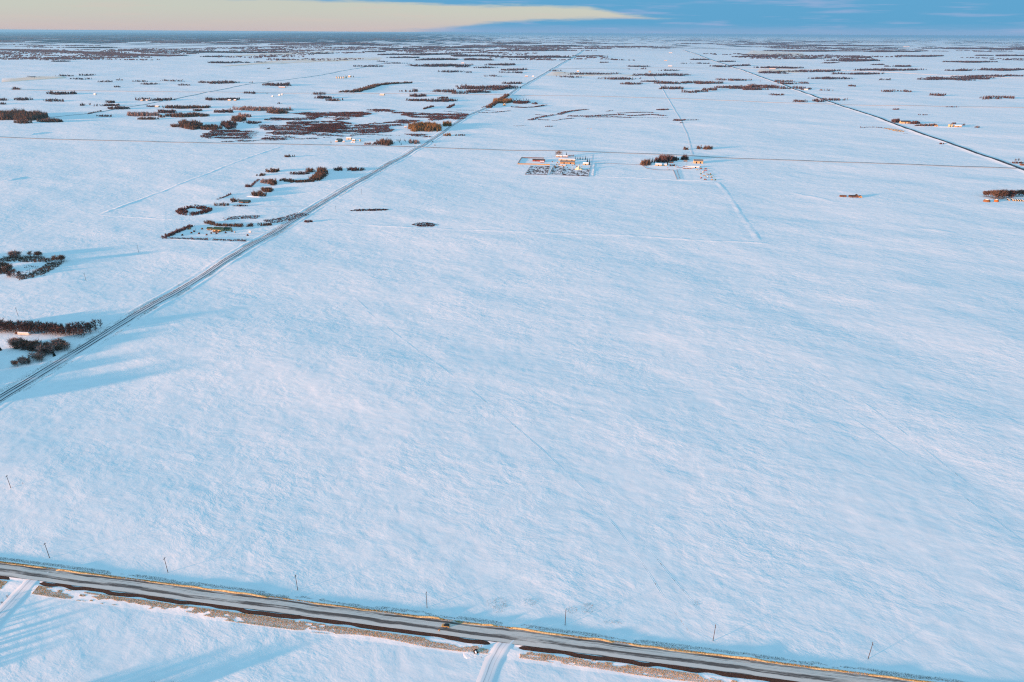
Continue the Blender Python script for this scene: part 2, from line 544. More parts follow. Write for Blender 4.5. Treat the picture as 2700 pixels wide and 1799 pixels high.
m_tan = simple('straw_bank', (0.70, 0.58, 0.32), 0.95, scale=0.9, col2=(0.28, 0.18, 0.08), spec=0.05)
for i_, (s0, s1) in enumerate(((-900, -305), (-302, -150), (-147, -40), (-38, -7.5), (-5, 62), (64, 190), (193, 900))):
    gb = ribbon('grass_bank', [R1(s, 10.75) for s in np.linspace(s0, s1, 60)], [(-0.85, 0.73), (-0.5, 0.95), (-0.05, 1.18), (0.25, 1.05), (0.8, 0.5)], m_tan, 1.0, 0, 0.42, 0.5, seed=11 + i_, taper=5)
    tag(gb, kind='structure')
AP_C = P(1335, 1690)           # centre approach
AP_L = P(100, 1513)            # left approach
sC = float((AP_C - O1) @ T1)
sL = float((AP_L - O1) @ T1)
for s0, s1, nm in ((-900, sL - 11, 0), (sL + 6, sC - 7, 1), (sC + 6, sC + 178, 2), (sC + 188, 900, 3)):
    bk = ribbon('road_bank', [R1(s, 0) for s in np.linspace(s0, s1, 30)],
                [(0.02, 0.74), (-0.3, 0.71), (-0.8, 0.61), (-1.4, 0.50), (-1.9, 0.42), (-2.5, 0.28)], m_soil, 1.0, 0, 0.08, 0.95, seed=nm, taper=6)
    tag(bk, kind='structure')
vg = ribbon('verge', SR1, [(0.0, 0.45), (-0.4, 0.36), (-1.0, 0.22), (-1.7, 0.12), (-2.5, 0.20), (-3.6, 0.30), (-6.0, 0.18), (-8.6, 0.08), (-13, -0.2)], m_snow2, 3.0, 0, 0.05)
tag(vg, kind='structure')
vg = ribbon('verge', SR1, [(16.5, -0.2), (14.2, 0.10), (12.8, 0.18), (11.9, 0.35), (10.9, 0.68), (10.3, 0.76)], m_snow2, 3.0, 0, 0.1, seed=1)
tag(vg, kind='structure')

# ---- the range road running away on the left, and the other grid roads
RL = [(-420, 1330), (-200, 1184), (0, 1048), (120, 974), (249, 902), (375, 826), (500, 749), (617, 677), (733, 606), (834, 543.5), (986, 457), (1093, 395.5), (1114, 386), (1164, 351), (1233, 306), (1263, 293), (1332, 259), (1351, 243), (1416, 206), (1466, 177), (1527, 141), (1537, 133)]
m_rl = road_mat('packed_snow_road', -6.5, 6.5,
                [(-6.5, 0.0), (-5.3, .05), (-4.6, .85), (-3.9, .9), (-3.2, .10), (-1.6, .0), (-1.0, .2), (-.3, .55), (0.6, .75), (1.4, .65), (2.0, .05), (2.8, .0), (3.3, .4), (3.9, 1.0), (4.9, 1.0), (5.4, .1), (6.5, 0.0)][::1],
                (0.055, 0.058, 0.072), (0.66, 0.67, 0.69), 0.26)
WL = PP(RL)
rl = ribbon('road', WL, [(-6.5, 0.15), (-5.0, 0.5), (-4.0, 0.6), (-3, .62), (-2, .63), (-1, .64), (0, 0.66), (1, .64), (2, .63), (3, .62), (4.0, 0.6), (5.0, 0.5), (6.5, 0.15)], m_rl, 7.0, 12, lift=2.2e-4, seed=2)
tag(rl, kind='structure')
for sd, nm in ((1, 3), (-1, 4)):
    sh = ribbon('road_bank', WL, [(sd * 6.3, 0.16), (sd * 9, -0.02), (sd * 11, 0.10), (sd * 13.5, 0.42), (sd * 16, 0.12), (sd * 19, -0.12)][::sd], m_snow2, 7.0, 12, 0.5, 0.8, 2.0e-4, seed=nm)
    tag(sh, kind='structure')

m_cr = road_mat('gravel_road', -5, 5, [(-5, .15), (-3.8, .5), (-2.5, .85), (-1, .6), (0, .55), (1, .6), (2.5, .85), (3.8, .5), (5, .15)],
                (0.115, 0.10, 0.095), (0.55, 0.55, 0.55), 0.25)
CR = {
    'a': [(-260, 351), (0, 362.5), (191, 370), (440, 377), (688, 380.5), (900, 384.7), (1091, 388.5), (1206, 393), (1473, 399.6), (1626, 405), (1800, 411.7), (2106, 424.4), (2373, 434.4), (2672, 444), (2990, 456)],
    'b': [(38, 238), (268, 240), (535, 244), (900, 246), (1336, 251), (1600, 256), (1800, 261), (2000, 268), (2182, 275.3), (2373, 279.5), (2700, 285)],
    'c': [(1450, 184), (1640, 181), (1930, 180), (2200, 185), (2373, 193), (2488, 199.5), (2700, 207)],
    'd': [(115, 311), (264, 295), (382, 275), (535, 246), (650, 224), (841, 200), (900, 188), (1015, 168)],
}
for k_, pts in CR.items():
    far_ = k_ != 'a'
    o_ = ribbon('road', PP(pts), [(-9, 0.0), (-6.5, 0.3), (-4.2, 1.0), (0, 1.12), (4.2, 1.0), (6.5, 0.3), (9, 0.0)] if not far_ else ([(-10, 0), (-5, 1.4), (0, 1.5), (5, 1.4), (10, 0)] if k_ != 'd' else [(-6, 0.2), (-3.5, .6), (0, .65), (3.5, .6), (6, 0.2)]),
                m_cr, 16.0, 10, lift=(1.2e-4 if k_ == 'd' else 2.6e-4) if far_ else 1.8e-4, seed=5)
    tag(o_, kind='structure')

# ---- highway on the right: dark asphalt on a raised bed
RH = [(2990, 556), (2820, 494), (2700, 449), (2641, 427), (2526, 385.4), (2396, 341.5), (2297, 305), (2213, 277.6), (2090, 234.4), (2045, 217), (1999, 201), (1960, 187), (1930, 178), (1885, 161), (1834, 143), (1800, 132)]
WH = PP(RH)
m_hw = road_mat('highway_asphalt', -6, 6, [(-6, .72), (-5.2, .9), (-1, .95), (0, .85), (1, .95), (5.2, .9), (6, .72)], (0.040, 0.043, 0.052), (0.30, 0.30, 0.32), 0.16, 0.0)
o_ = ribbon('road', WH, [(-6, 1.3), (-3, 1.36), (0, 1.4), (3, 1.36), (6, 1.3)], m_hw, 10.0, 10, lift=3e-4, seed=6, edge=1.0)
tag(o_, kind='structure')
for sd in (1, -1):
    o_ = ribbon('road_bank', WH, [(sd * 6, 1.22), (sd * 7, 1.15), (sd * 11, 0.4), (sd * 17, 0.1), (sd * 24, -0.3)][::sd], m_snow2, 10.0, 10, 0.15, 0.5, 2.6e-4, seed=7, edge=.9)
    tag(o_, kind='structure')

# ---- field approaches and lanes
m_lane = road_mat('snowy_lane', -3, 3, [(-3, 0), (-1.6, .05), (-1.2, .75), (-0.7, .25), (0, .1), (0.7, .25), (1.2, .75), (1.6, .05), (3, 0)], (0.44, 0.45, 0.48), (0.78, 0.79, 0.81), 0.3)
LANES = [
    ([(1345, 1684), (1325, 1704), (1300, 1745), (1280, 1799), (1264, 1850)], 2.6),
    ([(120, 1508), (92, 1528), (62, 1555), (20, 1600), (-60, 1690)], 3.0),
]
for pts, hw_ in LANES:
    o_ = ribbon('lane', PP(pts), [(-hw_ - 3.6, -0.12), (-hw_ - 0.8, 0.30), (-hw_, 0.36), (-1.2, .28), (0, .30), (1.2, .28), (hw_, 0.36), (hw_ + 0.8, 0.30), (hw_ + 3.6, -0.12)], m_lane, 2.5, 3, 0.15, 0.2, apron=0.42)
    tag(o_, kind='structure')
FARLANES = [[(1722, 203), (1745, 232), (1764, 265), (1791, 311), (1812, 352), (1826, 409)], [(1563, 409), (1558, 440), (1553, 464)], [(1776, 449), (1787, 473)],
            [(735, 606), (700, 612), (655, 616), (600, 619)], [(834, 543), (800, 544), (700, 545), (650, 542)]]
for pts in FARLANES:
    o_ = ribbon('lane', PP(pts), [(-5, -0.1), (-2.2, 0.12), (0, 0.13), (2.2, 0.12), (5, -0.1)], m_lane, 6.0, 3, 0.2, 0.3, 1.5e-4)
    tag(o_, kind='structure')

# ---- snow ridges along old fence lines, and the paired wheel tracks in the fields
DRIFTS = [
    ([(1892, 478), (1915, 506), (1954, 565), (1990, 616), (2001, 640)], 7.5, 0.45),
    ([(815, 584), (900, 588), (1020, 597), (1200, 607), (1466, 619), (1560, 621), (1687, 625), (1865, 637), (2001, 642), (2045, 647)], 7, 0.5),
    ([(1400, 460.5), (1553, 465), (1650, 467), (1785, 474), (1892, 478)], 6, 0.6),
    ([(258, 564), (330, 538), (400, 511), (440, 498), (520, 467), (592, 439), (660, 415), (742, 387)], 6, 0.5),
    ([(258, 564), (330, 568), (400, 573), (513, 581)], 5, 0.4),
    ([(432, 630), (480, 632), (560, 637), (650, 641)], 5, 0.5),
    ([(2085, 505), (2115, 514), (2160, 521), (2210, 536)], 12, 0.4),
    ([(2400, 600), (2450, 606), (2520, 617)], 12, 0.35),
    ([(1568, 430), (1566, 448), (1564, 464)], 4, 0.9),
    ([(2410, 334.5), (2470, 335.5), (2535, 338)], 5, 1.3),
    ([(3, 480), (40, 474), (66, 466)], 6, 1.6),
    ([(75, 357), (100, 352), (138, 349)], 7, 2.0),
]
for i, (pts, hw_, hh) in enumerate(DRIFTS):
    pr = [(-hw_ * 1.6, -0.1), (-hw_, 0.12 * hh), (-hw_ * .5, 0.55 * hh), (-hw_ * .1, hh), (hw_ * .25, 0.8 * hh), (hw_ * .6, 0.25 * hh), (hw_, -0.1)]
    o_ = ribbon('snow_ridge', PP(pts), pr, m_snow2, 5.0, 4, 0.45, 1.2, 1.5e-4, seed=i, taper=25)
    tag(o_, kind='structure')
TRACKS = [
    [(1966, 909), (2097, 1004), (2246, 1102), (2380, 1191), (2493, 1272), (2700, 1424), (2790, 1490)],
    [(2014, 924), (2157, 985), (2288, 1069), (2395, 1150), (2499, 1229), (2700, 1386), (2790, 1460)],
    [(940, 800), (1090, 918), (1183, 986), (1300, 1078), (1420, 1180), (1540, 1290), (1640, 1410), (1704, 1500), (1746, 1568), (1802, 1646), (1829, 1681)],
    [(1690, 1420), (1758, 1506), (1832, 1592), (1883, 1658)],
    [(893, 745), (968, 815), (1010, 838)],
]
for i, pts in enumerate(TRACKS):
    o_ = ribbon('wheel_track', PP(pts), [(-0.95, -0.03), (-0.5, 0.05), (-0.25, 0.0), (0.25, 0.0), (0.5, 0.05), (0.95, -0.03)], m_snow2, 2.0, 10, 0.7, 0.05, 0.0, seed=40 + i, taper=40)
    tag(o_, kind='structure')

# ---- stubble showing warm through thin snow on far fields
m_stub, _nt, _b = mat('thin_snow_on_stubble')
_g = N(_nt, 'ShaderNodeNewGeometry')
_mp = N(_nt, 'ShaderNodeMapping', inp={'Scale': (0.006, 0.0022, 0.0)})
_nt.links.new(_g.outputs['Position'], _mp.inputs['Vector'])
_n = N(_nt, 'ShaderNodeTexNoise', inp={'Scale': 1.0, 'Detail': 6.0, 'Roughness': 0.65})
_nt.links.new(_mp.outputs[0], _n.inputs['Vector'])
_r = N(_nt, 'ShaderNodeMapRange', inp={1: 0.36, 2: 0.62})
_nt.links.new(_n.outputs[0], _r.inputs[0])
_nt.links.new(mixc(_nt, _r.outputs[0], (0.87, 0.84, 0.82), (0.88, 0.67, 0.50)), _b.inputs['Base Color'])
for poly in ([(540, 179), (700, 170), (1010, 158), (1015, 151), (880, 151), (690, 163)], [(0, 217), (180, 206), (170, 199), (0, 207)], [(1432, 200), (1680, 202), (1690, 199), (1560, 196), (1470, 190), (1452, 190)], [(560, 150), (700, 145), (900, 138), (880, 135), (700, 140)], [(1960, 144), (2130, 149), (2120, 140), (1980, 133)], [(1990, 190), (2130, 194), (2110, 186), (2000, 183)]):
    W = PP(poly)
    c = W.mean(0)
    vs, fs = [], []
    nn = len(W)
    Wd = np.concatenate([W + (np.roll(W, -1, 0) - W) * f for f in (0, .25, .5, .75)]).reshape(4, nn, 2).transpose(1, 0, 2).reshape(-1, 2)
    K = len(Wd)
    rings = [1.0, .85, .6, .3, 0.02]
    for q_ in rings:
        Q_ = c + (Wd - c) * q_
        for p_ in Q_:
            vs.append((p_[0], p_[1], float(gz(p_[0], p_[1])) + (2.2 if q_ < 1 else -1.0)))
    for i in range(len(rings) - 1):
        for j in range(K):
            fs.append((i * K + j, i * K + (j + 1) % K, (i + 1) * K + (j + 1) % K, (i + 1) * K + j))
    o_ = link(bpy.data.objects.new('stubble_field', mesh_np('stubble_field', np.array(vs), np.array(fs)[:, ::-1], m_stub, True, 4)))
    tag(o_, kind='structure')
# ------------------------------------------------------------------ vegetation
def veg_mat(name, c1, c2, scale=0.15, rough=0.9):
    m, nt, b = mat(name)
    g = N(nt, 'ShaderNodeNewGeometry')
    n = N(nt, 'ShaderNodeTexNoise', inp={'Scale': scale, 'Detail': 3.0})
    nt.links.new(g.outputs['Position'], n.inputs['Vector'])
    k = mth(nt, 'ADD', mth(nt, 'MULTIPLY', n.outputs[0], 0.8), mth(nt, 'MULTIPLY', g.outputs['Random Per Island'], 0.5))
    k = mth(nt, 'SUBTRACT', k, 0.15, clamp=True)
    nt.links.new(mixc(nt, k, c1, c2), b.inputs['Base Color'])
    b.inputs['Roughness'].default_value = rough
    b.inputs['Specular IOR Level'].default_value = 0.05
    return m


M_TWIG = veg_mat('bare_twigs', (0.085, 0.053, 0.041), (0.20, 0.13, 0.09))
M_TWIGD = veg_mat('dark_bare_twigs', (0.075, 0.042, 0.039), (0.155, 0.095, 0.082))
M_TWIGG = veg_mat('frosted_grey_twigs', (0.24, 0.165, 0.15), (0.40, 0.29, 0.255))
M_GOLD = veg_mat('golden_willow_twigs', (0.15, 0.085, 0.035), (0.30, 0.19, 0.08))
M_RED = veg_mat('red_willow_stems', (0.085, 0.040, 0.038), (0.175, 0.092, 0.080), 0.05)
M_SPR = veg_mat('spruce_needles', (0.010, 0.016, 0.014), (0.028, 0.036, 0.028))
M_TRUNK = veg_mat('bark', (0.05, 0.04, 0.035), (0.13, 0.11, 0.095))
M_FAR = veg_mat('far_wood_twigs', (0.045, 0.036, 0.046), (0.095, 0.072, 0.078), 0.002)
M_GRASS = veg_mat('dry_grass', (0.50, 0.28, 0.09), (0.84, 0.56, 0.24), 0.12)
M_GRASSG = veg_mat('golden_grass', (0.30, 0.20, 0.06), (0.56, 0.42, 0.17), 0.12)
M_GRASSD = veg_mat('withered_and_shaded_grass', (0.10, 0.075, 0.055), (0.25, 0.19, 0.14), 0.12)  # withered tone of bank grass and weeds; painted shade on the ditch tufts


def slivers(base, tip, wid, r):
    """one thin triangle per (base, tip): V, F"""
    n = len(base)
    d = tip - base
    side = np.cross(d, r.normal(size=(n, 3)))
    side /= np.linalg.norm(side, axis=1)[:, None] + 1e-9
    side *= (np.asarray(wid) / 2).reshape(-1, 1)
    V = np.stack([base - side, base + side, tip], 1).reshape(-1, 3)
    return V, np.arange(3 * n).reshape(-1, 3)


def cat_mesh(parts):
    Vs, Fs, o = [], [], 0
    for V, F in parts:
        Vs.append(V)
        Fs.append(F + o)
        o += len(V)
    return np.concatenate(Vs), np.concatenate(Fs)


def tube(p0, p1, r0, r1, n=5):
    p0, p1 = np.asarray(p0, float), np.asarray(p1, float)
    d = p1 - p0
    d /= np.linalg.norm(d) + 1e-9
    u = np.cross(d, [0.3, 0.9, 0.1])
    u /= np.linalg.norm(u)
    v = np.cross(d, u)
    a = np.linspace(0, 2 * math.pi, n, endpoint=False)
    ring = np.cos(a)[:, None] * u + np.sin(a)[:, None] * v
    V = np.concatenate([p0 + ring * r0, p1 + ring * r1])
    F = []
    for i in range(n):
        j = (i + 1) % n
        F += [(i, j, n + j), (i, n + j, n + i)]
    return V, np.array(F)


def bare_tree(seed, h=9.0, spread=2.6, nb=9, ntw=12, tw=0.10, low=0.22):
    """leafless tree: (trunk+limbs V,F) and (twig crown V,F)"""
    r = np.random.default_rng(seed)
    lean = r.normal(size=2) * 0.03 * h
    top = np.array([lean[0], lean[1], h * 0.8])
    parts = [tube((0, 0, -0.3), top * 0.5, 0.018 * h, 0.012 * h, 5), tube(top * 0.5, top, 0.012 * h, 0.005 * h, 4)]
    B, T = [], []
    for k in range(nb):
        f = low + (0.95 - low) * (k + r.random()) / nb
        p0 = top * f / 0.8 * 0.8 if f < 0.8 else top * 0.98
        p0 = top * min(f / 0.8, 1.0) if f < 0.8 else top
        a = k * 2.4 + r.random()
        L = spread * (0.55 + 0.6 * r.random()) * (1.15 - 0.5 * f)
        p1 = p0 + np.array([math.cos(a) * L, math.sin(a) * L, L * (0.75 + 0.6 * r.random())])
        p1[2] = min(p1[2], h * 1.0)
        parts.append(tube(p0, p1, 0.007 * h, 0.003 * h, 3))
        for _ in range(ntw):
            g = 0.35 + 0.65 * r.random()
            b = p0 + (p1 - p0) * g
            dv = (p1 - p0) * 0.3 + r.normal(size=3) * spread * 0.42 + np.array([0, 0, spread * 0.28])
            B.append(b)
            T.append(b + dv)
    for _ in range(ntw):
        B.append(top * (0.75 + 0.25 * r.random()))
        T.append(B[-1] + r.normal(size=3) * spread * 0.3 + np.array([0, 0, h * 0.16]))
    B, T = np.array(B), np.array(T)
    return cat_mesh(parts), slivers(B, T, tw * (0.7 + 0.6 * r.random(len(B))), r)


def spruce_tree(seed, h=10.0, rad=2.0, tiers=11, per=10):
    r = np.random.default_rng(seed)
    trunk = tube((0, 0, -0.3), (0, 0, h * 0.97), 0.018 * h, 0.004 * h, 5)
    Vs, Fs, o = [], [], 0
    for k in range(tiers):
        f = k / (tiers - 1)
        z = h * (0.08 + 0.86 * f)
        R = rad * (1 - f) ** 0.85 + 0.12
        for j in range(per):
            a = j * 2 * math.pi / per + k * 0.7 + r.normal() * 0.2
            L = R * (0.75 + 0.45 * r.random())
            wd = L * 0.42 + 0.1
            c, s = math.cos(a), math.sin(a)
            tip = (c * L, s * L, z - L * 0.38)
            Vs.append([(0, 0, z + h * 0.05), (c * L * .6 - s * wd, s * L * .6 + c * wd, z - L * 0.30), tip, (c * L * .6 + s * wd, s * L * .6 - c * wd, z - L * 0.30)])
            Fs.append([(o, o + 1, o + 2), (o, o + 2, o + 3)])
            o += 4
    return trunk, (np.array(Vs).reshape(-1, 3), np.array(Fs).reshape(-1, 3))


def tree_kind(name, gen, crown_mat, n, **kw):
    out = []
    for i in range(n):
        (tv, tf), (cv, cf) = gen(100 + i * 7, **kw)
        out.append((mesh_np('trunk', tv, tf, M_TRUNK), mesh_np('crown', cv, cf, crown_mat)))
    return out


KT = {
    'aspen': tree_kind('aspen', bare_tree, M_TWIG, 6, h=9.0, spread=2.3, nb=11, ntw=15, tw=0.24),
    'dark': tree_kind('dark', bare_tree, M_TWIGD, 6, h=9.0, spread=2.2, nb=12, ntw=15, tw=0.26, low=0.05),
    'grey': tree_kind('grey', bare_tree, M_TWIGG, 5, h=8.0, spread=3.0, nb=12, ntw=16, tw=0.22, low=0.12),
    'gold': tree_kind('gold', bare_tree, M_GOLD, 5, h=10.0, spread=2.4, nb=11, ntw=12, tw=0.22, low=0.15),
    'spruce': tree_kind('spruce', spruce_tree, M_SPR, 4),
    'shrub': tree_kind('shrub', bare_tree, M_TWIG, 5, h=3.2, spread=1.7, nb=8, ntw=9, tw=0.12, low=0.05),
    'redshrub': tree_kind('redshrub', bare_tree, M_RED, 5, h=3.0, spread=1.5, nb=8, ntw=9, tw=0.12, low=0.05),
}
TNAME = {'aspen': ('bare_aspen_tree', 'tree'), 'dark': ('bare_poplar_tree', 'tree'), 'grey': ('frosted_bare_tree', 'tree'), 'gold': ('golden_willow_tree', 'tree'),
         'spruce': ('spruce_tree', 'tree'), 'shrub': ('bare_shrub', 'shrub'), 'redshrub': ('red_willow_shrub', 'shrub')}


def put_tree(kind, xy, h, label, group=None, wide=1.0, r=rng, parts=True):
    tm, cm = KT[kind][int(r.integers(len(KT[kind])))]
    nm, cat = TNAME[kind]
    base = {'aspen': 9., 'dark': 9., 'grey': 8., 'gold': 10., 'spruce': 10., 'shrub': 3.2, 'redshrub': 3.0}[kind]
    s = h / base
    e = link(bpy.data.objects.new(nm, None))
    e.empty_display_size = 0.5
    e.location = (xy[0], xy[1], float(gz(xy[0], xy[1])))
    e.rotation_euler = (0, 0, float(r.random() * 6.28))
    e.scale = (s * wide, s * wide, s)
    tag(e, label, cat, group)
    link(bpy.data.objects.new('trunk', tm), e)
    link(bpy.data.objects.new('crown', cm), e)
    return e


def in_poly(X, Y, W):
    ins = np.zeros(X.shape, bool)
    j = len(W) - 1
    for i in range(len(W)):
        xi, yi, xj, yj = W[i][0], W[i][1], W[j][0], W[j][1]
        ins ^= ((yi > Y) != (yj > Y)) & (X < (xj - xi) * (Y - yi) / (yj - yi + 1e-12) + xi)
        j = i
    return ins


def along(W, width, step, r, closed=False):
    """random points in a band around ground line W"""
    W = np.asarray(W, float)
    if closed:
        W = np.concatenate([W, W[:1]])
    C, s = resample(W, step)
    t = np.gradient(C, axis=0)
    t /= np.hypot(t[:, 0], t[:, 1])[:, None] + 1e-9
    n = np.stack([-t[:, 1], t[:, 0]], -1)
    k = max(1, int(round(width / step)))
    C = np.repeat(C, k, 0)
    n = np.repeat(n, k, 0)
    t = np.repeat(t, k, 0)
    return C + n * ((r.random(len(C)) - .5) * width)[:, None] + t * ((r.random(len(C)) - .5) * step * 1.5)[:, None]


def ell(x0, x1, yf, depth):
    """footprint ellipse from the photograph: left, right, front edge (px) and real depth (m)"""
    a, b = P(x0, yf), P(x1, yf)
    c = (a + b) / 2
    v = c / np.linalg.norm(c)
    return c + v * depth / 2, (b - a) / 2, v * depth / 2


def in_ell(E, step, r, nzs=0.35):
    c, u, v = E
    L, D = np.linalg.norm(u), np.linalg.norm(v)
    n = max(3, int(math.pi * L * D / step ** 2))
    th = r.random(n) * 2 * math.pi
    q = np.sqrt(r.random(n))
    edge = 1 + nzs * vnoise(th * 2.0, th * 0 + r.random() * 50, 3)
    return c + (u[None] * (np.cos(th) * q * edge)[:, None]) + (v[None] * (np.sin(th) * q * edge)[:, None])


def clump_mesh(XY, h, wid, n_sl, r, brush=0.5, hv=0.25, spread=0.32):
    """many bare trees seen as one wood: upright twig slivers round each stem, brush underneath"""
    n = len(XY)
    z0 = gz(XY[:, 0], XY[:, 1])
    hh = h * (1 + hv * r.normal(size=n)).clip(0.45, 1.6) * (1 + 0.25 * vnoise(XY[:, 0] / 30, XY[:, 1] / 30, 9))
    k = n_sl
    base = np.repeat(np.stack([XY[:, 0], XY[:, 1], z0], -1), k, 0)
    H_ = np.repeat(hh, k)
    a = r.random(n * k) * 2 * math.pi
    q = np.sqrt(r.random(n * k)) * spread * H_
    f = 0.15 + 0.55 * r.random(n * k)
    b = base + np.stack([np.cos(a) * q * .4, np.sin(a) * q * .4, H_ * f * .8], -1)
    t = base + np.stack([np.cos(a) * q * 1.1, np.sin(a) * q * 1.1, H_ * (f + 0.42).clip(0, 1.02)], -1)
    P1 = slivers(b, t, wid * (0.6 + 0.8 * r.random(n * k)), r)
    P2 = slivers(np.stack([XY[:, 0], XY[:, 1], z0 - .3], -1), np.stack([XY[:, 0] + r.normal(size=n) * .3, XY[:, 1], z0 + hh * .85], -1), np.full(n, wid * .8), r)
    parts = [P1, P2]
    if brush > 0:
        m = int(n * k * brush)
        i = r.integers(0, n, m)
        bb = np.stack([XY[i, 0], XY[i, 1], z0[i] - .1], -1) + np.concatenate([r.normal(size=(m, 2)) * h * .22, np.zeros((m, 1))], 1)
        tt = bb + np.stack([r.normal(size=m) * .8, r.normal(size=m) * .8, h * (.18 + .3 * r.random(m))], -1)
        parts.append(slivers(bb, tt, wid * 1.5, r))
    return cat_mesh(parts)


def bluff(XY, h, material, label, cat='grove', group=None, wid=None, n_sl=None, brush=0.5, name='tree_bluff', r=rng, hv=0.25, spread=0.32):
    d = float(np.hypot(*XY.mean(0)))
    px = d / 690.0
    wid = wid or max(0.16, 0.28 * px)
    n_sl = n_sl or (22 if px < 2 else 14 if px < 4 else 9)
    V, F = clump_mesh(XY, h, wid, n_sl, r, brush, hv, spread)
    o = link(bpy.data.objects.new(name, mesh_np(name, V, F, material)))
    tag(o, label, cat, group, 'stuff')
    return o


def step_for(d):
    return 3.2 if d < 1200 else 4.2 if d < 2200 else 6.0 if d < 4000 else 9.0


# ---- near groves: every tree its own object
def row(pts, n, jit, r):
    W, s = resample(PP(pts), 1.0)
    i = np.linspace(0, len(W) - 1, n).astype(int)
    return W[i] + r.normal(size=(n, 2)) * jit


r_ = np.random.default_rng(11)
SB = 'bare poplar of the shelterbelt behind the white trailer'
for rowk, off in ((0, 0), (1, 3.5), (2, 7.0), (3, 10.5)):
    for p in row([(-70, 874), (0, 878), (110, 883), (166, 888), (224 + rowk * 9, 891 - rowk * 4)], 44, 0.8, r_):
        p = p + N1 * off
        put_tree('dark', p, 9.8 + .8 * r_.normal(), (SB + ', front row' if rowk == 0 else SB + ', last row' if rowk == 3 else SB + ', inner rows'), 'shelterbelt poplars', 1.05, r_)
G2 = 'bare tree of the curved grove below the shelterbelt'
G2L = dict(zip((34, 60, 96, 140, 88, 50, 30), ('leftmost lobe', 'upper middle', 'bend', 'right lobe nearest the road', 'narrow waist', 'lower tail', 'lower left tip')))
for x0, x1, y, dp, n, kinds in ((34, 66, 922, 15, 16, ('grey', 'aspen')), (60, 112, 928, 18, 30, ('aspen', 'aspen', 'dark')), (96, 140, 938, 18, 22, ('aspen', 'grey', 'dark')), (140, 184, 928, 18, 22, ('grey', 'aspen', 'aspen')), (88, 118, 953, 14, 11, ('grey', 'aspen')), (50, 92, 960, 9, 11, ('aspen', 'dark', 'grey')), (30, 56, 966, 6, 6, ('aspen', 'dark'))):
    Q = in_ell(ell(x0, x1, y, dp), 2.6, r_, 0.1)[:n + 6]
    for p in Q:
        put_tree(kinds[int(r_.integers(len(kinds)))], p, (7.6 if y < 950 else 5.4) + r_.normal() * .8, G2 + ', ' + G2L[x0], 'curved grove trees', 1.45, r_)
put_tree('spruce', P(143, 938), 8.5, 'single black-green spruce standing in the curved grove near the road', None, 1.0, r_)
put_tree('spruce', P(1, 923), 6.0, 'dark spruce cut by the left edge beside the curved grove', None, 1.5, r_)
RG = 'bare tree of the ring-shaped grove'
RGL = {14: 'far side, left', 70: 'far side, middle', 143: 'round clump at its right end', -40: 'dense left side', 20: 'near side'}
for x0, x1, y, dp, n, k_, hh in ((14, 66, 683, 8, 14, 'grey', 7.5), (70, 122, 682, 8, 15, 'aspen', 7.0), (143, 176, 697, 14, 14, 'aspen', 8.0), (-40, 42, 724, 34, 46, 'aspen', 8.5), (20, 60, 734, 18, 14, 'dark', 6.0)):
    for p in in_ell(ell(x0, x1, y, dp), 3.2, r_, 0.1)[:n]:
        put_tree(k_, p, hh * 1.08 + r_.normal() * .8, RG + ', ' + RGL[x0], 'ring grove trees', 1.4, r_)
for pts, wd, nm in (([(50, 736), (90, 728), (130, 710), (146, 697)], 9, 'dark low brush on the near rim of the snowy hollow'), ([(0, 690), (40, 688), (90, 690), (140, 690)], 7, 'dark low brush on the far rim of the snowy hollow')):
    Q = along(PP(pts), wd * 2.6, 1.8, r_)
    bluff(Q[vnoise(Q[:, 0] / 9, Q[:, 1] / 9, 5) > -.8], 2.8, M_TWIG, nm, 'brush', name='low_brush', n_sl=9, wid=0.28, spread=.5)

Q = in_ell(ell(0, 150, 732, 62), 3.0, r_, 0.1)
bluff(Q[vnoise(Q[:, 0] / 14, Q[:, 1] / 8, 8) > .25], 1.3, M_TWIGD, 'sparse dark sedge inside the snowy hollow of the ring grove', 'brush', name='low_brush', n_sl=7, wid=.25, spread=.6)
for x0, x1, y, dp, hh, lb in ((-40, 46, 727, 34, 3.4, 'dense brown undergrowth on the left side of the ring grove'), (12, 124, 685, 10, 3.0, 'brown undergrowth along the far side of the ring grove'), (30, 180, 926, 26, 3.0, 'mauve-brown undergrowth below the curved grove trees')):
    Q = in_ell(ell(x0, x1, y, dp), 2.0, r_, 0.15)
    bluff(Q[vnoise(Q[:, 0] / 9, Q[:, 1] / 9, 12) > -.5], hh, M_TWIG, lb, 'brush', name='undergrowth', n_sl=9, wid=.3, spread=.5)
# off the frame to the left and below stand the groves whose long shadows cross the snow
OFFL = np.concatenate([in_ell(ell(-260, -30, 985, 34), 4.5, r_, 0.1), in_ell(ell(-270, -60, 1030, 26), 4.5, r_, 0.1), in_ell(ell(-330, -80, 1090, 26), 4.5, r_, 0.1)])
bluff(OFFL, 13.0, M_TWIGD, 'tall farmyard grove just outside the picture beyond the left edge', r=r_, wid=.45, n_sl=26)
bluff(in_ell(ell(-300, -80, 715, 50), 4.5, r_, .1), 13.0, M_TWIGD, 'tall grove outside the picture left of the ring grove', r=r_, wid=.45, n_sl=26)
bluff(row([(60, 1858), (180, 1850), (300, 1846), (400, 1850)], 44, 2.5, r_), 5.6, M_TWIGD, 'bare tree row just below the lower edge of the picture', r=r_, wid=.3, n_sl=26)
bluff(row([(-160, 1800), (-110, 1720), (-80, 1640)], 22, 2.5, r_), 5.0, M_TWIGD, 'bare tree row outside the lower left corner of the picture', r=r_, wid=.3, n_sl=26)
for p in row([(402, 1822), (432, 1826), (470, 1824)], 6, 1.0, r_):
    put_tree('dark', p, 5.6 + r_.normal() * .4, 'bare bush whose top rises at the bottom edge of the picture', 'bush at the bottom edge', 1.2, r_)

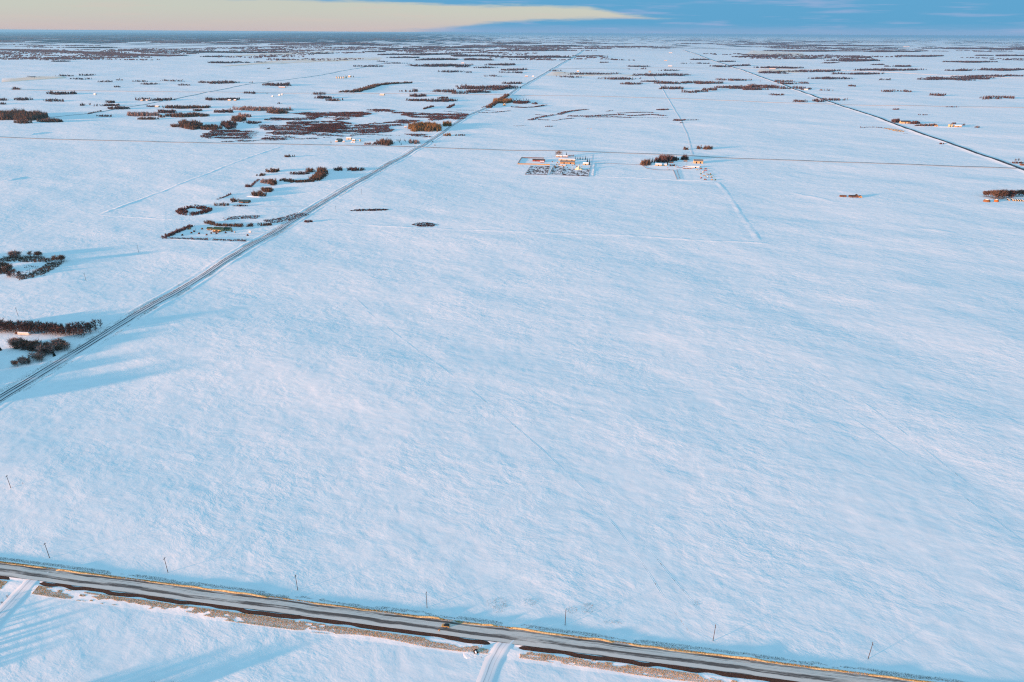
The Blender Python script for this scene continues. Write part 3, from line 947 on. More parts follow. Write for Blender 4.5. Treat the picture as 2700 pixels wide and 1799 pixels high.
# right-hand farm grove
BGL = {2590: 'left end', 2606: 'tallest middle part', 2648: 'dark part behind the first bale row', 2664: 'part cut by the right edge'}
for x0, x1, y, dp, n, k_, hh in ((2590, 2612, 521, 16, 12, 'aspen', 11), (2606, 2648, 527, 30, 34, 'aspen', 14.5), (2648, 2672, 524, 20, 14, 'dark', 14), (2664, 2705, 519, 18, 20, 'aspen', 11.0)):
    for p in in_ell(ell(x0, x1, y, dp), 3.5, r_, 0.1)[:n]:
        put_tree(k_, p, hh + r_.normal() * .9, 'bare tree of the grove behind the bales, ' + BGL[x0], 'grove behind the bale rows', 1.5, r_)

# small stuff near the foreground road
for (x, y), lb in (((20, 1574), 'lone reddish shrub on the lit bank beside the snowy lane'), ((5, 1591), 'small reddish shrub by the left edge beside the snowy lane')):
    put_tree('redshrub', P(x, y), 1.6, lb, None, 1.0, r_)

# ---- verge grass along the foreground road
def grass(name, label, s0, s1, o0, o1, dens, h, w_, material, gap=0.0, lift=0.0, seed=0, gs=25.0, zf=None):
    r = np.random.default_rng(seed)
    n = int((s1 - s0) * (o1 - o0) * dens)
    s = s0 + (s1 - s0) * r.random(n)
    o = o0 + (o1 - o0) * r.random(n)
    edge = 0.5 + 0.5 * vnoise(s / gs, s * 0 + seed, seed + 60)
    mid_ = (o0 + o1) / 2
    lo_ = o0 + (mid_ - o0) * 1.1 * (1 - edge)
    k = (vnoise(s / gs * 1.4, o / 4.0, seed + 61) + 0.5 * vnoise(s / 4.0, o / 1.2, seed + 62) > gap - 0.75) & (o > lo_)
    for a0, a1 in ((sL - 13, sL + 9), (sC - 9, sC + 9)):
        if o1 < 0:
            k &= ~((s > a0) & (s < a1))
    s, o = s[k], o[k]
    X = O1[0] + T1[0] * s + N1[0] * o
    Y = O1[1] + T1[1] * s + N1[1] * o
    Z = gz(X, Y) + (zf(o) if zf is not None else 0.05)
    b = np.stack([X, Y, Z - .05], -1)
    m = len(b)
    t = b + np.stack([r.normal(size=m) * h * .5, r.normal(size=m) * h * .5, h * (.5 + .7 * r.random(m))], -1)
    V, F = slivers(b, t, w_ * (.6 + .8 * r.random(m)), r)
    ob = link(bpy.data.objects.new(name, mesh_np(name, V, F, material)))
    tag(ob, label, 'grass', kind='stuff')


zf_far = lambda o: np.interp(o, [10.1, 10.7, 11.5, 12.8, 14.2, 16.5], [.76, 1.08, .7, .18, .1, -.2])
zf_near = lambda o: np.interp(o, [-13, -8.6, -6, -3.6, -2.5], [-.2, .08, .18, .30, .33])
grass('verge_grass', 'tan dry grass matted along the near ditch of the road', -480, 480, -9.8, -3.4, 40, 0.40, 0.19, M_GRASS, 0.22, seed=1, zf=zf_near, gs=40)
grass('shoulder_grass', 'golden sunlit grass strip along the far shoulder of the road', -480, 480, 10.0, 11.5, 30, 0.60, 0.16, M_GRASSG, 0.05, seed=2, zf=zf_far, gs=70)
grass('ditch_grass', 'tan grass tufts in the far ditch, coloured dark for shade', -480, 480, 11.4, 15.8, 12, 0.5, 0.15, M_GRASSD, 0.35, seed=3, zf=zf_far, gs=30)  # tan tufts; the shade of the road bank is put into their colour
# stubble poking through beyond the ditch right of the car
for i_, (x0, x1, y, dp, n) in enumerate(((1285, 1345, 1612, 10, 260), (1380, 1420, 1598, 7, 110), (1490, 1520, 1618, 6, 90), (1535, 1568, 1618, 9, 200), (1590, 1640, 1646, 3, 70), (1820, 1845, 1600, 6, 40))):
    Q = in_ell(ell(x0, x1, y, dp), 0.6, r_, 0.3)
    Q = Q[:n]
    b = np.stack([Q[:, 0], Q[:, 1], gz(Q[:, 0], Q[:, 1]) - .03], -1)
    V, F = slivers(b, b + np.concatenate([r_.normal(size=(len(b), 2)) * .2, .25 + .35 * r_.random((len(b), 1))], 1), .16, r_)
    o_ = link(bpy.data.objects.new('weed_patch', mesh_np('weed_patch', V, F, M_GRASSD)))
    tag(o_, 'sparse dark weeds poking through the snow beyond the far ditch', 'weeds', 'weed patches beyond the ditch', 'stuff')

# withered grass along the banks of the range road
Wd_, s_ = resample(WL, 1.0)
Wd_ = smooth_line(Wd_, 40)[:1500]
t_ = np.gradient(Wd_, axis=0)
t_ /= np.hypot(t_[:, 0], t_[:, 1])[:, None]
n_ = np.stack([-t_[:, 1], t_[:, 0]], -1)
for sd, lb in ((1, 'withered grass along the left bank of the range road'), (-1, 'withered grass along the right bank of the range road')):
    i = r_.integers(0, len(Wd_), 26000)
    of = (6.0 + 8.5 * r_.random(26000) ** 1.6) * sd
    Q = Wd_[i] + n_[i] * of[:, None]
    k = vnoise(i / 38.0, of / 3.0, 77 + sd) + .5 * vnoise(i / 7.0, of / 1.5, 78) > .22
    Q = Q[k]
    b = np.stack([Q[:, 0], Q[:, 1], gz(Q[:, 0], Q[:, 1]) + .1], -1)
    V, F = slivers(b, b + np.concatenate([r_.normal(size=(len(b), 2)) * .25, .3 + .5 * r_.random((len(b), 1))], 1), .26, r_)
    o_ = link(bpy.data.objects.new('bank_grass', mesh_np('bank_grass', V, F, M_GRASSD)))
    tag(o_, lb, 'grass', kind='stuff')
# ------------------------------------------------------------------ groves, bluffs and sloughs farther out
r4 = np.random.default_rng(23)
M_MID = veg_mat('mid_wood_twigs', (0.065, 0.046, 0.048), (0.14, 0.097, 0.09), 0.01)
# (left, right, front y, depth m, height m, material, label)
T_, D_, G_, A_, R_ = M_TWIG, M_TWIGD, M_TWIGG, M_GOLD, M_RED
NEARB = [
    (750, 776, 416, 10, 5, T_, 'small lone bush in the snow above the ring of trees'),
    (705, 737, 455, 26, 6, T_, 'brown bush clump left of the large open tree ring'),
    (679, 702, 464, 16, 4.5, T_, 'low brown brush at the left end of the brush row'),
    (763, 815, 462, 20, 4, D_, 'dark low brush inside the large open tree ring'),
    (806, 832, 455, 18, 6, T_, 'brown bushes at the top of the large open tree ring'),
    (688, 716, 485, 30, 5, G_, 'grey frosted bushes below the large open tree ring'),
    (708, 733, 490, 40, 6, T_, 'brown bush arm beside the grey frosted bushes'),
    (646, 666, 494, 10, 3.5, R_, 'red-brown shrub clump at the upper end of the field edge'),
    (663, 702, 518, 30, 6, T_, 'brown grove behind the lit snow bank by the farmhouse'),
    (690, 720, 506, 24, 4, T_, 'thin brush right of the grove by the farmhouse'),
    (607, 633, 535, 20, 5, T_, 'brown shrub thicket left of the teal-roofed farmhouse'),
    (563, 606, 544, 10, 4.5, T_, 'low hedge of bare bushes left of the farmhouse lane'),
    (613, 651, 545, 5, 2.2, D_, 'thin dark hedge below the teal-roofed farmhouse'),
    (879, 906, 452, 22, 5, D_, 'left of two dark shaded brush clumps beside the range road'),
    (916, 960, 452, 22, 5, D_, 'right of two dark shaded brush clumps beside the range road'),
    (923, 1030, 557, 14, 1.0, R_, 'long low strip of frosted reeds right of the range road'),
    (1090, 1154, 600, 26, 0.8, R_, 'red-brown reed patch in the open field right of the road'),
    (800, 823, 586, 6, 2.4, R_, 'small reddish bush on the right verge of the range road'),
    (1800, 1815, 397, 14, 6, T_, 'small orange-lit bush left of the lone field grove'),
    (1836, 1852, 395, 22, 7, T_, 'left round bush of the lone grove above the cross road'),
    (1850, 1878, 397, 30, 8, T_, 'lone brown grove casting a long shadow above the cross road'),
    (2475, 2490, 380, 12, 3, R_, 'small red-brown bush beside the highway'),
    (1438, 1461, 334, 18, 2.2, R_, 'small red-brown shrub patch left of centre above the cattle farm'),
    (1354, 1386, 332, 10, 1.2, D_, 'thin dark sedge streak in the field above the cattle farm'),
    (1168, 1191, 359, 30, 5, A_, 'golden bush across the road from the golden willows'),
    (1196, 1227, 358, 14, 3, T_, 'low brown brush right of the golden bush by the road'),
    (1545, 1560, 340, 8, .9, M_GRASS, 'faint tan grass streak in the field above the cattle farm'),
    (451, 475, 337, 40, 6, T_, 'low western lobe of the big rounded brown grove'),
    (472, 532, 343, 170, 12, T_, 'big rounded brown grove standing west of the red marsh'),
    (528, 584, 344, 90, 8, T_, 'eastern lobe of the big rounded brown grove'),
    (584, 625, 340, 150, 9, D_, 'dark grove joining the rounded grove to the red marsh'),
    (612, 650, 322, 90, 10, T_, 'brown treetops rising behind the dark marsh grove'),
    (648, 690, 328, 60, 4, D_, 'dark shaded willow brush at the west tip of the marsh'),
    (628, 665, 311, 40, 9, G_, 'pale grey-pink trees behind the dark marsh grove'),
    (-30, 132, 319, 230, 15, T_, 'long dense wood cut by the left edge'),
    (40, 87, 327, 40, 8, T_, 'small brown lobe in front of the long left wood'),
    (99, 166, 324, 50, 8, T_, 'rounded brown grove right of the long left wood'),
    (254, 297, 307, 20, 5, R_, 'small reddish thicket alone between the left groves'),
    (331, 418, 306, 60, 10, G_, 'long greyish grove left of the twin dark bluffs'),
    (365, 416, 317, 40, 6, T_, 'low brown bluff in front of the long greyish grove'),
    (413, 466, 298, 50, 8, D_, 'short dark bluff behind the long greyish grove'),
    (428, 555, 287, 60, 8, T_, 'long narrow brown bluff behind the twin dark bluffs'),
    (386, 418, 282, 40, 4, R_, 'low reddish hedge left of the long narrow bluff'),
    (419, 437, 310, 30, 6, T_, 'small round bush at the foot of the tall grey-topped bluff'),
    (440, 548, 310, 70, 9, T_, 'grey-topped brown bluff behind the big rounded grove'),
    (508, 532, 293, 40, 6, D_, 'small dark oval bluff above the grey-topped bluff'),
    (566, 620, 299, 50, 7, D_, 'dark low bluff left of the long grey hedge of trees'),
    (619, 769, 293, 60, 10, G_, 'long grey-brown row of trees above the marsh'),
    (705, 762, 300, 60, 9, T_, 'orange-brown clump in front of the long grey tree row'),
    (1001, 1036, 386, 60, 11, T_, 'orange-brown grove at the farm by the crossroads'),
    (960, 992, 384, 24, 5, G_, 'grey bushes left of the orange grove by the crossroads'),
    (986, 1006, 383, 34, 7, D_, 'dark brown bushes beside the orange grove by the crossroads'),
    (1076, 1106, 381, 40, 7, G_, 'thin planted saplings left of the crossroads'),
    (1078, 1166, 347, 130, 12, A_, 'golden sunlit willow wood beside the range road'),
    (1168, 1190, 335, 60, 12, A_, 'narrow golden willow clump right of the willow wood by the road'),
    (1300, 1352, 272, 110, 12, A_, 'golden-brown farm trees at the second crossroads'),
    (1350, 1396, 273, 90, 7, D_, 'dark conifer plantation beside the second crossroads farm'),
    (1402, 1418, 275, 40, 5, D_, 'short dark hedge right of the conifer plantation'),
    (1729, 1765, 291, 30, 3, R_, 'reddish shrub patch beside the northern lane'),
    (1775, 1806, 321, 40, 3.5, R_, 'red-brown shrub cluster beside the lane end'),
    (1796, 1845, 319, 16, 2, R_, 'thin red brush streak right of the lane end'),
    (1788, 1802, 326, 10, 2.5, R_, 'small red bush south of the lane end'),
    (2349, 2372, 325, 70, 8, D_, 'dark bushes left of the yellow barn by the highway'),
    (2396, 2426, 329, 50, 7, D_, 'dark trees right of the yellow barn by the highway'),
    (2408, 2470, 334, 30, 5, T_, 'low brown windbreak right of the yellow barn'),
    (2508, 2521, 328, 20, 6, D_, 'single dark tree clump behind the two pale bins'),
    (2536, 2545, 332, 16, 5, D_, 'small dark tree right of the pale shed'),
    (2569, 2582, 338, 20, 5, T_, 'lone brown bush right of the highway farm'),
    (2354, 2372, 289, 20, 4, R_, 'small reddish thicket above the highway farm'),
    (2492, 2528, 283, 14, 4, R_, 'thin red hedge on the far cross road at right'),
    (2420, 2445, 303, 10, 3, D_, 'thin dark streak of brush above the highway farm'),
    (2666, 2700, 432, 16, 3, D_, 'dark hedge at the highway junction by the right edge'),
]
for x0, x1, y, dp, h, m, lb in NEARB:
    h *= 1.2
    dp *= 1.25
    E_ = ell(x0, x1, y, dp)
    d = float(np.hypot(*E_[0]))
    st = step_for(d) * (0.7 if h < 4.8 else .82)
    low_ = d < 1700 and h < 5
    if low_:
        st = 1.9 if h > 1.5 else 1.6
    Q = in_ell(E_, st, r4, 0.3)
    bluff(Q, h, m, lb, 'grove' if h > 4.5 else 'brush', name='tree_bluff' if h > 4.5 else 'brush_patch', r=r4, wid=.4 if low_ else None, spread=.45 if low_ else .32)
# bands and hedges (ground line, width m, height, material, label)
HEDGE = [
    ([(475, 554), (490, 547), (512, 544), (531, 548), (550, 554), (535, 561), (512, 565), (487, 563), (475, 554)], 14, 3.2, R_, 'ring of low red-brown shrubs around a snowy pond'),
    ([(853, 451), (848, 464), (828, 478)], 22, 8, T_, 'tall brown eastern arm of the large open tree ring'),
    ([(828, 479), (780, 482), (743, 477)], 14, 3.6, T_, 'low southern arm of the large open tree ring'),
    ([(664, 491), (672, 482), (682, 474)], 5, 2, R_, 'thin shrub line climbing the field edge above the farmhouse'),
    ([(574, 527), (592, 519), (610, 511)], 5, 2.4, R_, 'short shrub line on the field edge left of the farmhouse'),
    ([(433, 627), (450, 620), (480, 606), (505, 596)], 8, 3.2, R_, 'red-brown hedge slanting along the west side of the green-roofed farmyard'),
    ([(432, 629), (480, 631), (560, 634), (650, 637)], 5, 2.2, R_, 'low hedge along the front of the green-roofed farmyard'),
    ([(545, 586), (578, 594), (640, 596), (715, 592)], 7, 4, T_, 'sparse hedge of bushes behind the green-roofed buildings'),
    ([(590, 577), (640, 572), (680, 573)], 18, 1.2, R_, 'thin reeds left of centre behind the green-roofed farmyard'),
    ([(700, 585), (745, 580), (800, 563)], 26, 1.2, R_, 'thin reeds beside the range road behind the green-roofed farmyard'),
    ([(1288, 284), (1300, 276), (1320, 263), (1338, 252)], 18, 8, T_, 'brown tree line along the road at the second crossroads'),
    ([(1348, 282), (1380, 284), (1410, 282), (1440, 277)], 16, 3, R_, 'long thin red shrub line right of the second crossroads'),
    ([(1263, 298), (1300, 297), (1345, 293)], 12, 2, R_, 'thin scattered shrubs right of the range road'),
    ([(1270, 283), (1282, 280)], 8, 3, R_, 'short red hedge left of the road below the second crossroads'),
    ([(1117, 289), (1142, 282)], 10, 5, D_, 'short slanting dark hedge in the field left of the road'),
    ([(1181, 285), (1198, 277)], 12, 5, D_, 'short slanting hedge nearer the road in the left field'),
    ([(1170, 294), (1215, 299)], 8, 2, R_, 'thin red strip above the marsh'),
    ([(1205, 291), (1260, 291)], 8, 2, R_, 'thin red strip between the marsh and the road'),
    ([(1273, 290), (1330, 296)], 3, 1, R_, 'faint shrub dots right of the road'),
    ([(2270, 336), (2300, 335), (2335, 338)], 10, 2, R_, 'curved red reed edge of the slough beside the highway'),
    ([(2335, 339), (2352, 341), (2376, 347)], 22, 2.2, M_GRASSG, 'golden sunlit reeds at the slough beside the highway'),
    ([(2384, 351), (2400, 352)], 6, 1.5, R_, 'tiny reed strip below the golden reeds'),
    ([(230, 300), (264, 293)], 10, 4, D_, 'dark hedge along the diagonal road'),
    ([(900, 243), (935, 244), (960, 237), (995, 226), (1040, 222), (1082, 220)], 46, 8, T_, 'long bent wood left of the second crossroads'),
]
for pts, wd, h, m, lb in HEDGE:
    h *= 1.15
    wd *= 1.25
    W = PP(pts)
    d = float(np.hypot(*W.mean(0)))
    st = min(step_for(d) * 0.7, max(wd * .6, 2.0))
    low_ = d < 1700 and h < 5
    if low_:
        st = 1.9
    Q = along(W, wd, st, r4)
    Q = Q[vnoise(Q[:, 0] / 11, Q[:, 1] / 11, 44) > -.55]
    bluff(Q, h, m, lb, 'hedge', name='hedge', r=r4, n_sl=12 if h > 3 else 8, wid=.42 if low_ else None, spread=.45 if low_ else .32)

# red willow marsh and sloughs: stems in drifted patches
def marsh(polys, label, h=2.0, thr=-0.2, st=3.4, m=M_RED, cell=(70, 26)):
    thr += 0.22
    st *= .8
    pts = []
    for poly in polys:
        W = PP(poly)
        lo, hi = W.min(0), W.max(0)
        n = int(np.prod(hi - lo) / st ** 2)
        Q = lo + (hi - lo) * r4.random((n, 2))
        k = in_poly(Q[:, 0] + 26 * vnoise(Q[:, 0] / 30, Q[:, 1] / 30, 74), Q[:, 1] + 26 * vnoise(Q[:, 0] / 45, Q[:, 1] / 25, 75), W)
        Q = Q[k]
        nz_ = vnoise(Q[:, 0] / 95, Q[:, 1] / 34, 71) + 0.75 * vnoise(Q[:, 0] / 38, Q[:, 1] / 17, 72) + 0.45 * vnoise(Q[:, 0] / 13, Q[:, 1] / 9, 73)
        pts.append(Q[nz_ > thr])
    Q = np.concatenate(pts)
    V, F = clump_mesh(Q, h, 1.1, 7, r4, 0.0, 0.3, 0.75)
    o = link(bpy.data.objects.new('willow_marsh', mesh_np('willow_marsh', V, F, m)))
    tag(o, label, 'marsh', kind='stuff')


marsh([[(517, 361), (545, 350), (580, 342), (640, 340), (675, 352), (672, 362), (640, 367), (560, 368)]], 'dark red willow marsh lobe at its western end', 2.0, -0.75)
marsh([[(680, 332), (720, 333), (760, 322), (800, 320), (905, 321), (905, 346), (860, 357), (800, 359), (745, 369), (700, 369), (712, 356), (705, 345)],
       [(800, 321), (880, 321), (915, 322), (920, 331), (1000, 324), (1060, 318), (1110, 316), (1085, 326), (1040, 333), (1030, 346), (980, 352), (930, 351), (880, 350), (820, 356), (800, 358)]],
      'wide dark red willow marsh cut by snowy channels', 2.2, -0.62)
marsh([[(686, 316), (720, 313), (800, 310), (842, 309), (830, 315), (760, 319), (690, 319)]], 'narrow dark willow strip along the north edge of the marsh', 2.6, -0.9)
marsh([[(760, 299), (830, 296), (880, 295), (965, 296), (977, 304), (930, 312), (890, 319), (860, 312), (800, 305)]], 'dark willow band behind the main marsh', 2.4, -0.8)
marsh([[(1035, 297), (1100, 299), (1237, 302), (1222, 314), (1150, 319), (1120, 312), (1060, 308)]], 'dark red willow wedge reaching the range road', 2.2, -0.75)
marsh([[(966, 291), (985, 286), (1042, 291), (1036, 297), (975, 295)]], 'small willow island behind the marsh', 2.4, -0.6)
marsh([[(560, 366), (660, 369), (760, 368), (820, 362), (930, 352), (1010, 356), (1065, 358), (1060, 362), (900, 362), (760, 376), (560, 376)]], 'sparse sedge along the south edge of the marsh', 1.2, 0.1)
marsh([[(1062, 352), (1110, 353), (1140, 362), (1110, 362)]], 'small reed patch below the golden willow wood', 1.8, -0.2)
for pts, wd, th in (([(1398, 317), (1415, 311), (1440, 306), (1462, 302)], 26, 2), ([(1412, 302), (1440, 304)], 14, 2), ([(1472, 302), (1500, 293), (1530, 289), (1547, 288)], 30, 2.2), ([(1498, 306), (1550, 307), (1600, 304), (1645, 303)], 34, 2.2), ([(1545, 309), (1620, 309), (1662, 311)], 26, 2.0), ([(1600, 294), (1613, 292)], 14, 1.8), ([(1628, 299), (1700, 297), (1722, 298)], 22, 2), ([(1655, 306), (1720, 303), (1752, 307)], 30, 1.8), ([(1473, 316), (1512, 312)], 14, 2), ([(1420, 316), (1446, 317)], 20, 2), ([(1455, 319), (1472, 318)], 10, 2), ([(1660, 311), (1760, 312)], 10, 1.4)):
    bluff(along(PP(pts), wd, 4.0, r4), th, M_RED, 'ragged streak of red shrubs in the slough above the cattle farm', 'shrubs', 'slough shrub streaks', name='shrub_streak', r=r4, n_sl=8, spread=.6, hv=.3)

# bluffs on the middle and far plain (left, right, front y, height)
FARB = [
    (152, 206, 202, 9), (203, 251, 200, 9), (71, 107, 205, 7), (187, 246, 210, 8), (255, 304, 218, 9), (304, 326, 213, 7), (348, 395, 216, 7), (373, 421, 223, 7), (296, 318, 231, 7), (424, 492, 215, 8), (470, 502, 226, 6), (539, 651, 221, 9), (642, 712, 248, 8), (824, 861, 251, 9), (828, 876, 261, 8), (856, 901, 268, 8), (117, 207, 250, 9), (31, 83, 265, 8), (118, 169, 268, 8), (214, 259, 279, 9), (281, 307, 272, 7), (270, 322, 280, 6), (287, 341, 289, 8), (371, 460, 266, 9), (543, 561, 265, 8), (568, 632, 265, 8), (-10, 20, 265, 8), (-10, 16, 275, 7), (138, 192, 164, 9), (185, 317, 127, 11), (460, 726, 140, 12), (535, 613, 151, 10), (543, 651, 168, 10), (665, 701, 166, 9), (703, 720, 183, 8), (814, 877, 142, 10), (696, 775, 228, 11), (30, 55, 238, 12), (730, 745, 277, 6),
    (2446, 2527, 255, 9), (2584, 2676, 262, 9), (2331, 2405, 244, 8), (2230, 2267, 229, 8), (2148, 2197, 242, 7), (2110, 2145, 238, 7), (2024, 2070, 253, 6), (2087, 2176, 270, 8), (2163, 2227, 265, 7), (1901, 2091, 237, 10), (1965, 2032, 229, 10), (1800, 1875, 246, 9), (1850, 1900, 240, 9), (1790, 1902, 223, 10), (1886, 1977, 214, 10), (2014, 2088, 218, 10), (2050, 2100, 224, 9), (2094, 2141, 222, 9), (2134, 2241, 209, 9), (2312, 2371, 213, 9), (2412, 2623, 212, 9), (2004, 2118, 182, 11), (1987, 2114, 195, 9), (2083, 2202, 191, 10), (2201, 2319, 198, 10), (2270, 2432, 188, 10), (2335, 2405, 177, 10), (2297, 2336, 172, 9), (2167, 2214, 167, 9), (2198, 2317, 163, 11), (2521, 2596, 205, 9), (2584, 2710, 204, 9), (2496, 2566, 188, 9), (2561, 2710, 187, 10), (1820, 1872, 158, 12), (1861, 1929, 178, 10), (1920, 1984, 175, 10), (1800, 1862, 169, 9), (1895, 1939, 163, 10), (1943, 2053, 151, 11), (2060, 2164, 156, 11), (2240, 2300, 154, 10), (2360, 2480, 150, 11), (2500, 2620, 166, 10), (2590, 2710, 148, 11), (2280, 2420, 138, 12), (2040, 2250, 137, 12), (2450, 2700, 130, 12), (2080, 2330, 122, 12),
    (1043, 1077, 244, 8), (1087, 1169, 244, 10), (1149, 1302, 248, 9), (1191, 1360, 238, 11), (1084, 1130, 256, 9), (1072, 1130, 267, 7), (1125, 1207, 269, 7), (1152, 1186, 261, 6), (1328, 1383, 222, 9), (1282, 1348, 203, 8), (1246, 1306, 181, 10), (1156, 1222, 192, 10), (1221, 1245, 193, 10), (1313, 1394, 187, 11), (1320, 1387, 194, 10), (1451, 1478, 189, 13), (1493, 1627, 199, 8), (1466, 1530, 206, 9), (1584, 1681, 211, 10), (1634, 1696, 224, 8), (1724, 1802, 223, 10), (1743, 1802, 236, 11), (1691, 1742, 217, 8), (1676, 1802, 202, 11), (1560, 1603, 167, 10), (1603, 1631, 159, 10), (1520, 1600, 150, 9), (1650, 1710, 178, 9), (1660, 1700, 184, 9), (1740, 1790, 188, 9), (1095, 1246, 177, 12), (1195, 1246, 179, 11), (1278, 1365, 174, 12), (1110, 1301, 161, 13), (1180, 1311, 151, 14), (1300, 1512, 154, 11), (1031, 1111, 154, 12), (1030, 1216, 146, 12), (935, 1010, 177, 9), (1015, 1075, 170, 9), (995, 1030, 164, 9), (960, 1020, 138, 11), (1000, 1130, 130, 12), (1120, 1230, 128, 12), (1220, 1300, 126, 12), (1300, 1420, 117, 12), (1330, 1480, 135, 11), (900, 1000, 119, 12), (1410, 1530, 122, 11),
]
LBF = ['dark bluff of bare trees scattered over the middle of the snow plain', 'dark bluff of bare trees far out on the snow plain near the skyline']
for x0, x1, y, h in FARB:
    d = float(np.hypot(*P((x0 + x1) / 2, y)))
    wpx = float(np.linalg.norm(P(x1, y) - P(x0, y)))
    dp = min(max(0.7 * wpx, 75), 110 + d * 0.05)
    h *= 1.2
    E_ = ell(x0, x1, y, dp)
    st = step_for(d) * (1.0 if d < 5500 else 1.5)
    Q = in_ell(E_, st, r4, 0.45)
    if (x0, x1) in ((2584, 2676), (2446, 2527)):      # ring-shaped bluffs round a frozen pond
        c, u, v = E_
        q = np.stack([(Q - c) @ u / (u @ u), (Q - c) @ v / (v @ v)], -1)
        Q = Q[np.hypot(q[:, 0], q[:, 1]) > 0.6]
    k_ = vnoise(Q[:, 0] / 55 * 3000 / max(d, 3000), Q[:, 1] / 90, int(x0) % 97) > -.38
    Q = Q[k_] if k_.sum() > 5 else Q
    f_ = 0 if d < 5000 else 1
    bluff(Q, h, M_TWIG if d < 3000 else M_MID if d < 6000 else M_FAR, LBF[f_], 'grove', ('bluffs on the middle plain', 'bluffs on the far plain')[f_], n_sl=8 if d < 5000 else 6, wid=max(1.0, 0.30 * d / 690), brush=0.4, r=r4)
# the long dark wood on the left skyline and the countless bluffs beyond, read as one mass
PT = [along(PP([(-60, 131), (80, 134), (150, 137), (250, 141), (330, 146), (470, 148)]), 420, 26, r4)]
for i in range(4200):
    yy = 92 + 68 * r4.random() ** 1.5
    xx = -60 + 2820 * r4.random()
    c = P(xx, yy)
    d = float(np.hypot(*c))
    if d < 7000 or d > 60000 or r4.random() > 0.12 + (d - 7000) / 15000:
        continue
    if vnoise(np.array([c[0] / 2600]), np.array([c[1] / 3800]), 91)[0] + .6 * vnoise(np.array([c[0] / 900]), np.array([c[1] / 1500]), 92)[0] < 0.12 + 0.18 * r4.normal():
        continue
    L = (110 + 520 * r4.random() ** 2.5) * (1 + d / 20000)
    n = max(4, int(L / 24))
    s_ = (r4.random(n) - .5) * L
    PT.append(np.stack([c[0] + s_, c[1] + (r4.random(n) - .5) * L * .5], -1))
Q = np.concatenate(PT)
d = np.hypot(Q[:, 0], Q[:, 1])
V, F = [], []
z0 = gz(Q[:, 0], Q[:, 1])
n = len(Q)
k = 4
b = np.repeat(np.stack([Q[:, 0], Q[:, 1], z0 - 1], -1), k, 0)
sc_ = np.repeat(np.clip(d / 9000, 0.8, 3.0), k)
b[:, 0] += r4.normal(size=n * k) * 8 * sc_
b[:, 1] += r4.normal(size=n * k) * 8
t = b + np.stack([r4.normal(size=n * k) * 4, r4.normal(size=n * k) * 3, 7 + 7 * r4.random(n * k)], -1)
wdt = 9 * sc_
sd_ = np.stack([np.full(n * k, .5), np.zeros(n * k), np.zeros(n * k)], -1) * wdt[:, None]
t2 = t + sd_ * 1.2
V = np.stack([b - sd_, b + sd_, t2, t - sd_ * .6], 1).reshape(-1, 3)
F = np.arange(4 * n * k).reshape(-1, 4)
o = link(bpy.data.objects.new('far_woods', mesh_np('far_woods', V, F, M_FAR, False, 4)))
tag(o, 'countless dark woods and bluffs thinning out towards the skyline', 'woods', kind='stuff')
# ------------------------------------------------------------------ buildings, machinery, poles, car
class MB:
    """collects faces; build() links them as one mesh object"""
    def __init__(self):
        self.v, self.f = [], []

    def add(self, vs, fs):
        o = len(self.v)
        self.v += [tuple(map(float, p)) for p in vs]
        self.f += [tuple(i + o for i in f) for f in fs]
        return self

    def box(self, x0, x1, y0, y1, z0, z1):
        return self.add([(x0, y0, z0), (x1, y0, z0), (x1, y1, z0), (x0, y1, z0), (x0, y0, z1), (x1, y0, z1), (x1, y1, z1), (x0, y1, z1)],
                        [(3, 2, 1, 0), (4, 5, 6, 7), (0, 1, 5, 4), (1, 2, 6, 5), (2, 3, 7, 6), (3, 0, 4, 7)])

    def prism(self, prof, x0, x1):
        """profile in (y, z), extruded along x"""
        n = len(prof)
        vs = [(x0, y, z) for y, z in prof] + [(x1, y, z) for y, z in prof]
        fs = [tuple(range(n))[::-1], tuple(range(n, 2 * n))]
        fs += [(i, (i + 1) % n, n + (i + 1) % n, n + i) for i in range(n)]
        return self.add(vs, fs)

    def prism_y(self, prof, y0, y1):
        """profile in (x, z), extruded along y"""
        n = len(prof)
        vs = [(x, y0, z) for x, z in prof] + [(x, y1, z) for x, z in prof]
        fs = [tuple(range(n)), tuple(range(n, 2 * n))[::-1]]
        fs += [((i + 1) % n, i, n + i, n + (i + 1) % n) for i in range(n)]
        return self.add(vs, fs)

    def lathe(self, prof, n=16, c=(0, 0, 0), axis='z'):
        vs, fs = [], []
        for r, h in prof:
            for k in range(n):
                a = 2 * math.pi * k / n
                p = (math.cos(a) * r, math.sin(a) * r, h)
                if axis == 'y':
                    p = (p[0], p[2], p[1])
                if axis == 'x':
                    p = (p[2], p[0], p[1])
                vs.append((p[0] + c[0], p[1] + c[1], p[2] + c[2]))
        m = len(prof)
        for i in range(m - 1):
            for k in range(n):
                j = (k + 1) % n
                fs.append((i * n + k, i * n + j, (i + 1) * n + j, (i + 1) * n + k))
        fs += [tuple(range(n))[::-1], tuple(range((m - 1) * n, m * n))]
        return self.add(vs, fs)

    def build(self, name, material, parent=None, smooth=False):
        me = bpy.data.meshes.new(name)
        me.from_pydata(self.v, [], self.f)
        me.update()
        if smooth:
            for p in me.polygons:
                p.use_smooth = True
        me.materials.append(material)
        return link(bpy.data.objects.new(name, me), parent)


